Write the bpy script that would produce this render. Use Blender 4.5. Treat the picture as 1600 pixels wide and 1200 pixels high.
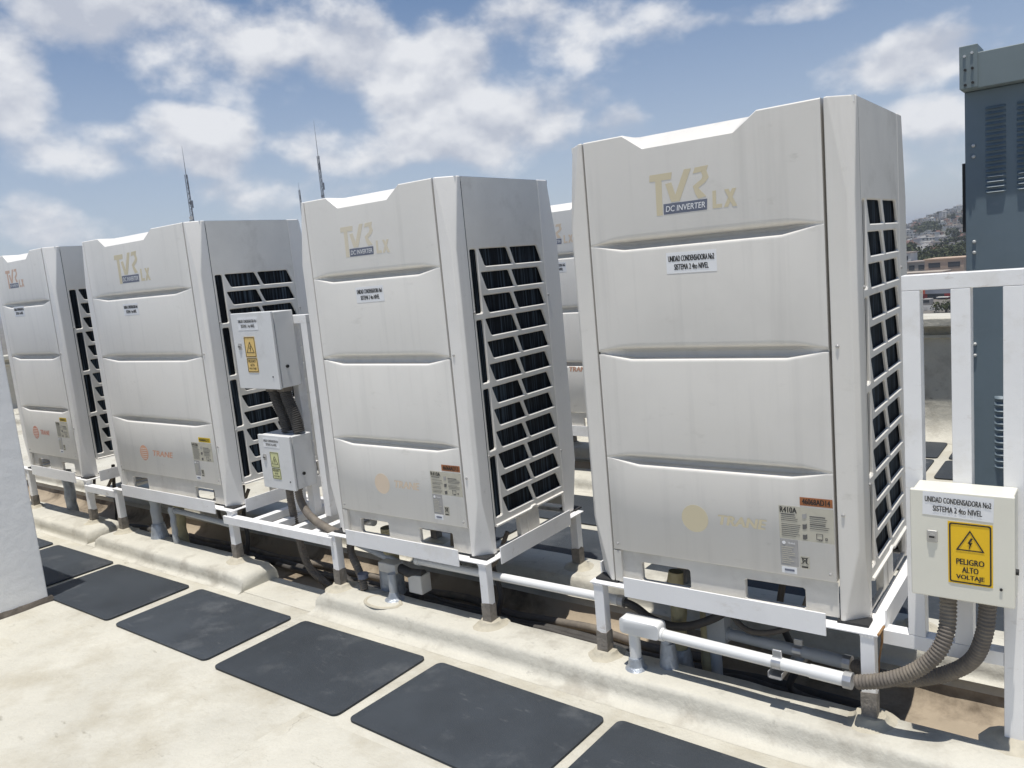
import bpy, bmesh, math, random
from mathutils import Vector, Matrix, noise
for o in list(bpy.data.objects): bpy.data.objects.remove(o, do_unlink=True)
SC = bpy.context.scene
COL = SC.collection
R = math.radians
# ------------------------------------------------------------------ camera
CAM = Vector((1.5695, -2.5205, 1.6402)); FPX = 1254.77
CR = Vector((0.79020934, 0.60590178, -0.09193598)); CU = Vector((-0.01647304, 0.17096324, 0.98513969)); CF = Vector((-0.61261557, 0.77695212, -0.1450778))
cd = bpy.data.cameras.new('camera'); cam = bpy.data.objects.new('camera', cd); COL.objects.link(cam)
cd.sensor_width = 36; cd.lens = FPX / 1600 * 36; cd.clip_start = .05; cd.clip_end = 9000
M = Matrix((CR, CU, -CF)).transposed().to_4x4(); M.translation = CAM
cam.matrix_world = M; SC.camera = cam
def ray(px, py):
    return CF + CR * ((px - 800) / FPX) - CU * ((py - 600) / FPX)
def far(px, py, dist):                      # point on a pixel's ray at a given horizontal distance
    d = ray(px, py); return CAM + d * (dist / math.hypot(d.x, d.y))
# ------------------------------------------------------------------ sun, sky, exposure
TX, TY = -math.tan(R(2.6)), math.tan(R(8.6))
S = Vector((-TX, -TY, 1)).normalized()
sl = bpy.data.lights.new('sun', 'SUN'); sl.energy = 3.9; sl.angle = R(.53); sl.color = (1, .965, .90)
so = bpy.data.objects.new('sun', sl); COL.objects.link(so); so.rotation_euler = S.to_track_quat('Z', 'Y').to_euler(); so.location = (0, 0, 30)
W = bpy.data.worlds.new('World'); SC.world = W; W.use_nodes = True
SC.view_settings.view_transform = 'Standard'; SC.view_settings.look = 'None'; SC.view_settings.gamma = 1; SC.view_settings.exposure = .22
def world():
    nt = W.node_tree; N = nt.nodes; Lk = nt.links; N.clear()
    out = N.new('ShaderNodeOutputWorld'); bg = N.new('ShaderNodeBackground'); bg.inputs[1].default_value = .092
    sky = N.new('ShaderNodeTexSky'); sky.sky_type = 'NISHITA'; sky.sun_disc = False
    sky.sun_elevation = math.asin(S.z); sky.sun_rotation = math.atan2(S.x, S.y); sky.altitude = 2200; sky.dust_density = 1.0; sky.air_density = 1.1; sky.ozone_density = 2.0
    tc = N.new('ShaderNodeTexCoord'); D = tc.outputs['Generated']
    def m(op, a, b=None, c=None, clamp=False):
        n = N.new('ShaderNodeMath'); n.operation = op; n.use_clamp = clamp
        for i, v in enumerate((a, b, c)):
            if v is None: continue
            if isinstance(v, (int, float)): n.inputs[i].default_value = v
            else: Lk.new(v, n.inputs[i])
        return n.outputs[0]
    def vm(op, a, b):
        n = N.new('ShaderNodeVectorMath'); n.operation = op
        for i, v in enumerate((a, b)):
            if isinstance(v, (tuple, Vector)): n.inputs[i].default_value = v
            else: Lk.new(v, n.inputs[i])
        return n.outputs['Value'] if op == 'DOT_PRODUCT' else n.outputs[0]
    def nz(vec, scale, det, rough=.55):
        n = N.new('ShaderNodeTexNoise'); n.inputs['Scale'].default_value = scale; n.inputs['Detail'].default_value = det; n.inputs['Roughness'].default_value = rough
        Lk.new(vec, n.inputs['Vector']); return n.outputs['Fac']
    st = vm('MULTIPLY', D, (1, 1, 1.55))
    n1 = nz(st, 6.6, 12, .53); n0 = nz(vm('ADD', st, (3.1, 1.7, .4)), 2.6, 2, .5)
    # cumulus heaps standing where the photograph shows them: (px, py, radius x, radius y, weight)
    heaps = [(255, 50, 175, 95, 1.0), (20, 130, 85, 90, .8), (600, 40, 90, 45, .5), (660, 110, 160, 95, .95), (745, 190, 190, 75, .9), (860, 40, 170, 60, .75), (300, 200, 95, 45, .9), (200, 235, 190, 50, .75), (540, 235, 130, 50, .7), (960, 205, 70, 40, .7), (440, 300, 260, 45, .55), (1430, 90, 105, 42, .9), (1450, 175, 110, 35, .5), (1250, 12, 170, 22, .6), (1430, 235, 60, 30, .25), (60, 350, 120, 40, .5)]
    acc = None
    for px, py, rx, ry, w in heaps:
        c = ray(px, py).normalized(); f = ray(px, py).length
        ex = (CR - c * CR.dot(c)).normalized(); ey = (CU - c * CU.dot(c)).normalized()
        a = m('MULTIPLY', vm('DOT_PRODUCT', D, tuple(ex)), FPX * f / f / rx); b = m('MULTIPLY', vm('DOT_PRODUCT', D, tuple(ey)), FPX / ry)
        r2 = m('ADD', m('MULTIPLY', a, a), m('MULTIPLY', b, b))
        fr = m('GREATER_THAN', vm('DOT_PRODUCT', D, tuple(c)), 0)
        g = m('MULTIPLY', m('MULTIPLY', m('DIVIDE', 1, m('ADD', 1, m('MULTIPLY', r2, r2))), w), fr)
        acc = g if acc is None else m('MAXIMUM', acc, g)
    dens = m('ADD', m('ADD', m('ADD', m('MULTIPLY', acc, .43), -.042), m('MULTIPLY', m('SUBTRACT', n1, .5), 1.1)), m('MULTIPLY', m('SUBTRACT', n0, .5), .35))
    cov = N.new('ShaderNodeMapRange'); cov.interpolation_type = 'SMOOTHSTEP'; Lk.new(dens, cov.inputs[0])
    cov.inputs[1].default_value = .095; cov.inputs[2].default_value = .30; cov.inputs[3].default_value = 0; cov.inputs[4].default_value = .93
    # lit tops against shaded bases: density a little way up, towards the zenith
    up = vm('ADD', st, (0, 0, .035)); n1u = nz(up, 6.6, 12, .53)
    lit = N.new('ShaderNodeMapRange'); Lk.new(m('SUBTRACT', n1, n1u), lit.inputs[0]); lit.inputs[1].default_value = -.085; lit.inputs[2].default_value = .085
    cc = N.new('ShaderNodeMix'); cc.data_type = 'RGBA'; Lk.new(lit.outputs[0], cc.inputs[0]); cc.inputs[6].default_value = (5.0, 5.3, 6.05, 1); cc.inputs[7].default_value = (8.0, 8.1, 8.35, 1)
    # thin veil thickening towards the horizon
    sep = N.new('ShaderNodeSeparateXYZ'); Lk.new(D, sep.inputs[0])
    hz = N.new('ShaderNodeMapRange'); Lk.new(sep.outputs[2], hz.inputs[0]); hz.inputs[1].default_value = 0; hz.inputs[2].default_value = .31; hz.inputs[3].default_value = .75; hz.inputs[4].default_value = 0
    mh = N.new('ShaderNodeMix'); mh.data_type = 'RGBA'; Lk.new(hz.outputs[0], mh.inputs[0]); Lk.new(sky.outputs[0], mh.inputs[6]); mh.inputs[7].default_value = (4.75, 5.05, 5.85, 1)
    mx = N.new('ShaderNodeMix'); mx.data_type = 'RGBA'; Lk.new(cov.outputs[0], mx.inputs[0]); Lk.new(mh.outputs[2], mx.inputs[6]); Lk.new(cc.outputs[2], mx.inputs[7])
    Lk.new(mx.outputs[2], bg.inputs[0]); Lk.new(bg.outputs[0], out.inputs[0])
world()
# ------------------------------------------------------------------ materials
def mat(name, col, rough=.6, var=.0, vscale=6, metal=0, bump=0, bscale=40, streak=0, dirt=None, dscale=3, dlo=.55, dhi=.75, spec=.5, rnd=0, scuff=None, crack=None):
    m = bpy.data.materials.new(name); m.use_nodes = True; nt = m.node_tree; N = nt.nodes; Lk = nt.links
    b = N['Principled BSDF']; b.inputs['Roughness'].default_value = rough; b.inputs['Metallic'].default_value = metal; b.inputs['Specular IOR Level'].default_value = spec
    tc = N.new('ShaderNodeTexCoord'); C = tc.outputs['Object']
    oi = N.new('ShaderNodeObjectInfo')
    off = N.new('ShaderNodeVectorMath'); off.operation = 'MULTIPLY_ADD'; Lk.new(oi.outputs['Random'], off.inputs[0]); off.inputs[1].default_value = (17, 31, 11); Lk.new(C, off.inputs[2]); C = off.outputs[0]
    cur = None
    def noi(scale, det=5, vec=C, r=.6):
        n = N.new('ShaderNodeTexNoise'); n.inputs['Scale'].default_value = scale; n.inputs['Detail'].default_value = det; n.inputs['Roughness'].default_value = r; Lk.new(vec, n.inputs['Vector']); return n.outputs['Fac']
    def mixc(fac, a, bc):
        x = N.new('ShaderNodeMix'); x.data_type = 'RGBA'; Lk.new(fac, x.inputs[0])
        for i, v in ((6, a), (7, bc)):
            if isinstance(v, tuple): x.inputs[i].default_value = (*v[:3], 1)
            else: Lk.new(v, x.inputs[i])
        return x.outputs[2]
    def rng(v, lo, hi, a=0, z=1):
        n = N.new('ShaderNodeMapRange'); Lk.new(v, n.inputs[0]); n.inputs[1].default_value = lo; n.inputs[2].default_value = hi; n.inputs[3].default_value = a; n.inputs[4].default_value = z; return n.outputs[0]
    cur = tuple(col)
    if var:
        lo = tuple(c * (1 - var) for c in col); hi = tuple(min(1, c * (1 + var)) for c in col)
        cur = mixc(rng(noi(vscale), .3, .7), lo, hi)
    if streak:
        mp = N.new('ShaderNodeMapping'); Lk.new(C, mp.inputs[0]); mp.inputs['Scale'].default_value = (22, 22, 1.1)
        cur = mixc(rng(noi(1, 4, mp.outputs[0]), .52, .75, 0, streak), cur, tuple(c * .72 for c in col))
    if dirt:
        cur = mixc(rng(noi(dscale, 8, r=.65), dlo, dhi, 0, dirt[3] if len(dirt) > 3 else .8), cur, dirt[:3])
    if crack:        # hairline cracks and fine grit
        cur = mixc(rng(noi(95, 3), .35, .7, 0, .16), cur, tuple(c * .7 for c in col))
        ad = N.new('ShaderNodeVectorMath'); ad.operation = 'MULTIPLY_ADD'; nn = N.new('ShaderNodeTexNoise'); nn.inputs['Scale'].default_value = 2.5; nn.inputs['Detail'].default_value = 6; Lk.new(C, nn.inputs['Vector']); Lk.new(nn.outputs['Color'], ad.inputs[0]); ad.inputs[1].default_value = (.5, .5, .5); Lk.new(C, ad.inputs[2])
        vo = N.new('ShaderNodeTexVoronoi'); vo.feature = 'DISTANCE_TO_EDGE'; vo.inputs['Scale'].default_value = 1.1; Lk.new(ad.outputs[0], vo.inputs['Vector'])
        c1 = rng(vo.outputs['Distance'], .0, .0022, .75, 0); c2 = rng(noi(1.7, 2), .55, .68)
        cm = N.new('ShaderNodeMath'); cm.operation = 'MULTIPLY'; cm.use_clamp = True; Lk.new(c1, cm.inputs[0]); Lk.new(c2, cm.inputs[1])
        cur = mixc(cm.outputs[0], cur, crack)
    if scuff:        # short scattered scratches and smears
        mp = N.new('ShaderNodeMapping'); Lk.new(C, mp.inputs[0]); mp.inputs['Scale'].default_value = (9, 26, 20); mp.inputs['Rotation'].default_value = (0, 0, .5)
        a1 = rng(noi(1, 6, mp.outputs[0], .7), .60, .72); a2 = rng(noi(3.1, 3), .43, .58)
        mm = N.new('ShaderNodeMath'); mm.operation = 'MULTIPLY'; Lk.new(a1, mm.inputs[0]); Lk.new(a2, mm.inputs[1])
        m3 = N.new('ShaderNodeMath'); m3.operation = 'MULTIPLY'; Lk.new(mm.outputs[0], m3.inputs[0]); m3.inputs[1].default_value = scuff[3]
        cur = mixc(m3.outputs[0], cur, scuff[:3])
    if rnd:
        h = N.new('ShaderNodeHueSaturation'); Lk.new(rng(oi.outputs['Random'], 0, 1, 1 - rnd, 1 + rnd), h.inputs['Value'])
        if isinstance(cur, tuple): h.inputs['Color'].default_value = (*cur, 1)
        else: Lk.new(cur, h.inputs['Color'])
        cur = h.outputs[0]
    if isinstance(cur, tuple): b.inputs['Base Color'].default_value = (*cur, 1)
    else: Lk.new(cur, b.inputs['Base Color'])
    if bump:
        bp = N.new('ShaderNodeBump'); bp.inputs['Strength'].default_value = bump; bp.inputs['Distance'].default_value = .01; Lk.new(noi(bscale, 6), bp.inputs['Height']); Lk.new(bp.outputs[0], b.inputs['Normal'])
    return m
MT = {}
MT['panel'] = mat('aged_unit_paint', (.83, .80, .742), .42, .05, 2.2, bump=.12, bscale=2.2, streak=.30, scuff=(.52, .49, .43, .30), dirt=(.60, .575, .52, .35), dscale=2.2, dlo=.5, dhi=.8, rnd=.03)
MT['post'] = mat('aged_corner_paint', (.83, .802, .755), .4, .05, 3, bump=.08, bscale=3, streak=.24, scuff=(.5, .47, .42, .30), dirt=(.62, .60, .56, .3), dscale=3, rnd=.02)
MT['top'] = mat('sun_bleached_top', (.78, .775, .75), .45, .03, 4)
MT['grille'] = mat('moulded_grille', (.77, .74, .68), .5, .05, 6, dirt=(.42, .39, .33, .4), dscale=5)
MT['base'] = mat('grey_base_sheet', (.66, .635, .58), .5, .07, 6, dirt=(.33, .29, .24, .5), dscale=5, dlo=.5)
MT['dark'] = mat('dark_interior', (.03, .03, .03), .8)
MT['rubber'] = mat('black_rubber', (.025, .025, .026), .75, .2, 20)
MT['white'] = mat('white_gloss_paint', (.885, .875, .86), .38, .03, 5, bump=.08, bscale=18, dirt=(.60, .55, .46, .5), dscale=6, dlo=.56, dhi=.8, scuff=(.42, .33, .24, .5))
MT['foot'] = mat('bitumen_stained_steel', (.235, .21, .18), .85, .3, 30, bump=.6, bscale=60)
MT['collar'] = mat('sealant_collar', (.47, .43, .34), .8, .12, 20, bump=.4, bscale=40, dirt=(.36, .33, .27, .5), dscale=12, dlo=.55)
MT['conduit'] = mat('weathered_conduit', (.145, .125, .105), .75, .15, 20, dirt=(.34, .29, .215, .6), dscale=7, dlo=.5)
MT['conduit_d'] = mat('dark_conduit', (.06, .055, .05), .7, .2, 20)
MT['pipe'] = mat('white_painted_pipe', (.76, .76, .745), .35, .03, 8, dirt=(.55, .53, .48, .4), dscale=8)
MT['gpipe'] = mat('grey_painted_pipe', (.42, .44, .455), .45, .06, 10, dirt=(.3, .29, .27, .5), dscale=9)
MT['zinc'] = mat('galvanised_clamp', (.55, .55, .55), .35, .1, 40, metal=.7)
MT['tape'] = mat('silver_tape', (.36, .39, .43), .35, .2, 30, metal=.35, bump=.7, bscale=30)
MT['insul'] = mat('yellowed_insulation', (.42, .37, .22), .85, .2, 14, bump=.5, bscale=30, dirt=(.22, .19, .13, .7), dscale=8, dlo=.45)
MT['cream'] = mat('cream_enclosure_paint', (.77, .745, .64), .38, .03, 5, dirt=(.6, .55, .44, .4), dscale=6, dlo=.6)
MT['lgrey'] = mat('light_grey_enclosure_paint', (.72, .72, .71), .4, .04, 5, dirt=(.5, .49, .46, .4), dscale=6)
MT['lock'] = mat('lock_metal', (.45, .44, .42), .4, metal=.4)
MT['black'] = mat('black_print', (.02, .02, .02), .6)
MT['ink'] = mat('faded_ink', (.12, .115, .11), .6)
MT['paper'] = mat('white_vinyl', (.82, .82, .82), .45, .02, 20)
MT['info'] = mat('beige_data_label', (.52, .49, .40), .5, .05, 30)
MT['plate'] = mat('grey_rating_plate', (.36, .35, .34), .4, .06, 60)
MT['rust'] = mat('orange_brown_tag', (.36, .13, .045), .5, .15, 40)
MT['ytag'] = mat('yellow_tag', (.80, .56, .02), .5)
MT['yellow'] = mat('safety_yellow', (.86, .53, .008), .42, .03, 10)
MT['pyellow'] = mat('faded_yellow', (.80, .56, .20), .5)
MT['gyellow'] = mat('pale_green_yellow', (.68, .68, .36), .5)
MT['slate'] = mat('slate_blue_print', (.15, .165, .215), .5)
MT['tan'] = mat('faded_gold_print', (.63, .555, .385), .5)
MT['tan2'] = mat('faded_gold_print_pale', (.70, .63, .49), .5)
MT['peach'] = mat('faded_peach_print', (.73, .60, .46), .5)
MT['orange'] = mat('faded_orange_print', (.68, .37, .24), .5)
MT['peach2'] = mat('faded_copper_print', (.62, .42, .31), .5)
MT['red'] = mat('faded_red_print', (.60, .25, .17), .5)
MT['roof'] = mat('cream_roof_coating', (.55, .525, .45), .7, .10, 2.4, bump=1.0, bscale=16, dirt=(.39, .35, .265, .65), dscale=3.4, dlo=.47, dhi=.68, scuff=(.25, .225, .175, .85), crack=(.22, .19, .15))
MT['trough'] = mat('dirt_and_shade_membrane', (.36, .295, .215), .85, .15, 3, bump=.6, bscale=12, dirt=(.10, .075, .05, .9), dscale=2.6, dlo=.50, dhi=.66)  # gully dirt, coloured darker still to deepen the shade under the units
MT['plinth'] = mat('coated_plinth', (.56, .535, .46), .7, .08, 4, bump=.8, bscale=14, dirt=(.33, .30, .245, .7), dscale=4.5, dlo=.52, dhi=.68, scuff=(.22, .205, .175, .75), crack=(.25, .22, .18))
MT['mat'] = mat('black_rubber_mat', (.040, .047, .056), .6, .2, 2.5, bump=.25, bscale=220, dirt=(.17, .175, .18, .55), dscale=3.4, dlo=.55, dhi=.80, rnd=.16, spec=.3, scuff=(.22, .22, .22, .35))
MT['wall'] = mat('white_masonry_paint', (.87, .868, .86), .75, .02, 4, bump=.5, bscale=9)
MT['grime'] = mat('grimy_joint', (.10, .085, .07), .9, .4, 14, bump=.8, bscale=30)
MT['cab'] = mat('blue_grey_cabinet', (.145, .19, .22), .5, .08, 3, dirt=(.10, .135, .155, .6), dscale=3, dlo=.56, scuff=(.22, .26, .28, .3))
MT['cap'] = mat('grey_green_cap', (.19, .23, .235), .5, .05, 5)
MT['stud'] = mat('bolt_head', (.6, .6, .58), .4, metal=.3)
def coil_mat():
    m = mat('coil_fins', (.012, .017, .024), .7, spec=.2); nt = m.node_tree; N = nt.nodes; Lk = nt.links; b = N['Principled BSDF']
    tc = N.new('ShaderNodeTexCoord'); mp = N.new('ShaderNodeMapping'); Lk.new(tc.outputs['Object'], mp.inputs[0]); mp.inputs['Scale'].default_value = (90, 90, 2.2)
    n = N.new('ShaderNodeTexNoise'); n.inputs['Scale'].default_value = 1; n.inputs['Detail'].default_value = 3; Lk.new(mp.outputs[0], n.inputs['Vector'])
    r = N.new('ShaderNodeValToRGB'); Lk.new(n.outputs[0], r.inputs[0]); r.color_ramp.elements[0].position = .48; r.color_ramp.elements[0].color = (.005, .007, .010, 1); r.color_ramp.elements[1].position = .84; r.color_ramp.elements[1].color = (.10, .14, .18, 1)  # pale streaks paint dust and fin glints into the colour
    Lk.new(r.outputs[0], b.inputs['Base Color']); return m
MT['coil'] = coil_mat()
# ------------------------------------------------------------------ mesh helpers
class MB:
    def __init__(s): s.v = []; s.f = []
    def add(s, vs, fs):
        n = len(s.v); s.v += [tuple(v) for v in vs]; s.f += [tuple(i + n for i in f) for f in fs]; return s
    def quad(s, a, b, c, d): return s.add((a, b, c, d), ((0, 1, 2, 3),))
    def box(s, x0, x1, y0, y1, z0, z1):
        return s.add([(x, y, z) for x in (x0, x1) for y in (y0, y1) for z in (z0, z1)], [(0, 1, 3, 2), (4, 6, 7, 5), (0, 4, 5, 1), (2, 3, 7, 6), (0, 2, 6, 4), (1, 5, 7, 3)])
    def loft(s, rings, cap=True, closed=True):
        n = len(rings[0]); vs = [p for r in rings for p in r]; fs = []
        for k in range(len(rings) - 1):
            for i in range(n if closed else n - 1):
                j = (i + 1) % n; fs.append((k * n + i, k * n + j, (k + 1) * n + j, (k + 1) * n + i))
        if cap and closed: fs += [tuple(range(n - 1, -1, -1)), tuple(range((len(rings) - 1) * n, len(rings) * n))]
        return s.add(vs, fs)
    def tube(s, pts, rad, n=12, ribs=0, ribh=0, cap=True):
        pts = [Vector(p) for p in pts]; rings = []; L = 0
        rfn = rad if callable(rad) else (lambda t: rad)
        up = Vector((0, 0, 1))
        t0 = (pts[1] - pts[0]).normalized(); ref = up if abs(t0.z) < .9 else Vector((1, 0, 0)); a = (ref - t0 * ref.dot(t0)).normalized()
        for i, p in enumerate(pts):
            t = ((pts[min(i + 1, len(pts) - 1)] - pts[max(i - 1, 0)])).normalized(); a = (a - t * a.dot(t)).normalized(); b = t.cross(a); r = rfn(i / (len(pts) - 1))
            rings.append([tuple(p + a * (r * math.cos(2 * math.pi * k / n)) + b * (r * math.sin(2 * math.pi * k / n))) for k in range(n)])
        return s.loft(rings, cap)
    def prism_y(s, poly, y0, y1):           # poly = [(x, z)] extruded along y
        return s.loft([[(x, y0, z) for x, z in poly], [(x, y1, z) for x, z in poly]])
    def prism_z(s, poly, z0, z1): return s.loft([[(x, y, z0) for x, y in poly], [(x, y, z1) for x, y in poly]])
    def build(s, name, m, parent=None, bevel=0, seg=2, smooth=False, ang=35):
        me = bpy.data.meshes.new(name); me.from_pydata(s.v, [], s.f); 
        bm = bmesh.new(); bm.from_mesh(me); bmesh.ops.remove_doubles(bm, verts=bm.verts, dist=1e-5); bmesh.ops.recalc_face_normals(bm, faces=bm.faces); bm.to_mesh(me); bm.free()
        return link(name, me, m, parent, bevel, seg, smooth, ang)
def link(name, me, m, parent=None, bevel=0, seg=2, smooth=False, ang=35):
    o = bpy.data.objects.new(name, me); COL.objects.link(o)
    if m and not me.materials: me.materials.append(MT[m] if isinstance(m, str) else m)
    if parent: o.parent = parent
    if smooth: 
        me.shade_smooth()
        if ang: me.set_sharp_from_angle(angle=R(ang))
    if bevel:
        md = o.modifiers.new('bevel', 'BEVEL'); md.width = bevel; md.segments = seg; md.limit_method = 'ANGLE'; md.angle_limit = R(22); md.harden_normals = True
        me.shade_smooth()
    return o
def thing(name, label, cat, loc=(0, 0, 0), rz=0, group=None):
    o = bpy.data.objects.new(name, None); COL.objects.link(o); o.location = loc; o.rotation_euler = (0, 0, rz); o.empty_display_size = .1
    return tag(o, label, cat, group)
def tag(o, label, cat, group=None, kind=None):
    if label: o['label'] = label
    if cat: o['category'] = cat
    if group: o['group'] = group
    if kind: o['kind'] = kind
    return o
def struct(o): o['kind'] = 'structure'; return o
def curve(pts, n=24):                        # Catmull-Rom through points
    P = [Vector(p) for p in pts]; P = [P[0] * 2 - P[1]] + P + [P[-1] * 2 - P[-2]]; out = []
    for i in range(1, len(P) - 2):
        for k in range(n):
            t = k / n; a, b, c, d = P[i - 1], P[i], P[i + 1], P[i + 2]
            out.append(.5 * ((2 * b) + (c - a) * t + (2 * a - 5 * b + 4 * c - d) * t * t + (3 * b - a - 3 * c + d) * t ** 3))
    out.append(P[-2]); return out
def hose(name, pts, r, m, parent=None, pitch=.011, amp=.12, smooth_hose=False):   # ribbed flexible conduit
    c = curve(pts, 40); L = [0]
    for i in range(1, len(c)): L.append(L[-1] + (c[i] - c[i - 1]).length)
    if smooth_hose: return MB().tube(c[::6] + [c[-1]], r, 12).build(name, m, parent, smooth=True, ang=60)
    n = int(L[-1] / pitch) * 4; out = []; j = 0
    for k in range(n + 1):
        s = L[-1] * k / n
        while j < len(L) - 2 and L[j + 1] < s: j += 1
        t = (s - L[j]) / max(1e-9, L[j + 1] - L[j]); out.append(c[j].lerp(c[j + 1], t))
    prof = (1 - amp, 1, 1, 1 - amp)
    return MB().tube(out, lambda t: r * prof[int(round(t * n)) % 4], 14).build(name, m, parent, smooth=True, ang=60)
_tc = {}
def text_mesh(s, w, h, shear=0, bold=.012):   # flat lettering filling a w x h box, centred, in the XZ plane facing -Y
    key = (s, round(w, 4), round(h, 4), shear, bold)
    if key in _tc: return _tc[key]
    cu = bpy.data.curves.new('lettering', 'FONT'); cu.body = s; cu.offset = 0; cu.shear = shear; cu.resolution_u = 3
    ob = bpy.data.objects.new('lettering', cu); COL.objects.link(ob); dg = bpy.context.evaluated_depsgraph_get(); me = bpy.data.meshes.new_from_object(ob.evaluated_get(dg))
    bpy.data.objects.remove(ob, do_unlink=True); bpy.data.curves.remove(cu)
    xs = [v.co.x for v in me.vertices]; ys = [v.co.y for v in me.vertices]; x0, x1, y0, y1 = min(xs), max(xs), min(ys), max(ys)
    for v in me.vertices: v.co = ((v.co.x - (x0 + x1) / 2) * w / (x1 - x0), 0, (v.co.y - (y0 + y1) / 2) * h / (y1 - y0))
    me.materials.clear(); me.name = 'lettering'
    if bold:
        d = bold * 1.2 * h; vs = [tuple(v.co) for v in me.vertices]; fs = [tuple(p.vertices) for p in me.polygons]; n = len(vs)
        V = []; F = []
        for i, (dx, dz) in enumerate(((-d, 0), (d, 0), (0, d * .6))):
            V += [(x + dx, -.00006 * i, z + dz) for x, y, z in vs]; F += [tuple(q + n * i for q in f) for f in fs]
        me2 = bpy.data.meshes.new('lettering'); me2.from_pydata(V, [], F); me = me2
    _tc[key] = me; return me
def text(s, w, h, x, y, z, m, parent, shear=0, bold=.012, name='lettering'):
    me = text_mesh(s, w, h, shear, bold).copy(); o = link(name, me, m, parent); o.location = (x, y, z); return o
def flat(name, polys, y, m, parent, th=.0005):  # printed shapes: list of [(x, z)] polygons, a hair proud of y
    b = MB()
    for p in polys: b.prism_y(p, y - th, y)
    return b.build(name, m, parent)
def rect(x0, x1, z0, z1): return [(x0, z0), (x1, z0), (x1, z1), (x0, z1)]
def rrect(x0, x1, z0, z1, r, n=4):
    out = []
    for cx, cz, a0 in ((x1 - r, z0 + r, -90), (x1 - r, z1 - r, 0), (x0 + r, z1 - r, 90), (x0 + r, z0 + r, 180)):
        for k in range(n + 1):
            a = R(a0 + 90 * k / n); out.append((cx + r * math.cos(a), cz + r * math.sin(a)))
    return out
def ring(outer, inner):                       # outline between two polygons of equal count, as quads
    n = len(outer); return [[outer[i], outer[(i + 1) % n], inner[(i + 1) % n], inner[i]] for i in range(n)]
def cell(b, T, C, I, depth, lip=.006, ldep=.007):
    """T maps (u, v, d) to a point; C four corners, I four hole corners (same order): a face with a bevelled hole"""
    k = .13
    oct_ = []
    for i in range(4):
        p, a, c = I[i], I[i - 1], I[(i + 1) % 4]; la = math.dist(p, a); lc = math.dist(p, c); r = min(.0065, .3 * la, .3 * lc)
        oct_.append((p[0] + (a[0] - p[0]) * r / la, p[1] + (a[1] - p[1]) * r / la)); oct_.append((p[0] + (c[0] - p[0]) * r / lc, p[1] + (c[1] - p[1]) * r / lc))
    cx = sum(p[0] for p in I) / 4; cy = sum(p[1] for p in I) / 4
    hw = max(abs(p[0] - cx) for p in I); hh = max(abs(p[1] - cy) for p in I)
    ins = [(p[0] - (p[0] - cx) / hw * lip, p[1] - (p[1] - cy) / hh * lip) for p in oct_]
    vs = [T(*c, 0) for c in C] + [T(*p, 0) for p in oct_] + [T(*p, ldep) for p in ins] + [T(*p, depth) for p in ins]; fs = []
    for i in range(4):
        j = (i + 1) % 4; fs.append((i, j, 4 + 2 * j, 4 + 2 * i + 1)); fs.append((i, 4 + 2 * i + 1, 4 + 2 * i))
    for q in range(8):
        w = (q + 1) % 8; fs.append((4 + q, 4 + w, 12 + w, 12 + q)); fs.append((12 + q, 12 + w, 20 + w, 20 + q))
    b.add(vs, fs)
# ------------------------------------------------------------------ the setting: roof with gullies, parapets
ROOFX0, ROOFX1 = -13.0, 7.0
PROF = [(-7.0, 0), (-1.2, 0), (.055, 0), (.085, -.02), (.10, -.12), (.52, -.125), (.57, -.10), (.60, -.05), (.615, 0), (2.40, 0), (2.43, -.11), (2.85, -.12), (2.92, -.02), (2.95, 0), (4.15, 0)]
def roof():
    b = MB(); n = 60; xs = [ROOFX0 + (ROOFX1 - ROOFX0) * i / n for i in range(n + 1)]
    b.loft([[(x, y, z + (.006 * noise.noise((x * 1.3, y * 5, 0)) if z < -.01 else 0)) for y, z in PROF] for x in xs], cap=False, closed=False)
    o = b.build('roof_floor', 'roof', smooth=True, ang=40); struct(o)
    o.data.materials.append(MT['trough'])
    for p in o.data.polygons:
        if p.center.z < -.06: p.material_index = 1
    g = MB(); g.box(ROOFX0 - .3, ROOFX1, -7, 4.6, -18, -.2); g.build('roof_slab', 'roof', o)
    return o
ROOF = roof()
def sheet(x0, x1, y0, y1, z, th=.003):       # waterproofing sheet laid with a lap seam
    b = MB(); n = 40; top = []; 
    b.loft([[(x0 + (x1 - x0) * i / n, y0 + .004 * noise.noise((i * .4, 1, z * 900)), 0.0005), (x0 + (x1 - x0) * i / n, y0 + .006 + .004 * noise.noise((i * .4, 1, z * 900)), th), (x0 + (x1 - x0) * i / n, y1, th)] for i in range(n + 1)], cap=False, closed=False)
    o = b.build('membrane_sheet', 'roof', ROOF); o.location.z = z; return o
sheet(-12.5, 6.5, -.168, .05, .001)
b = MB(); b.box(-.968, 6.5, -6.9, -.80, .0003, .0025); b.build('membrane_sheet', 'roof', ROOF)
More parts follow.
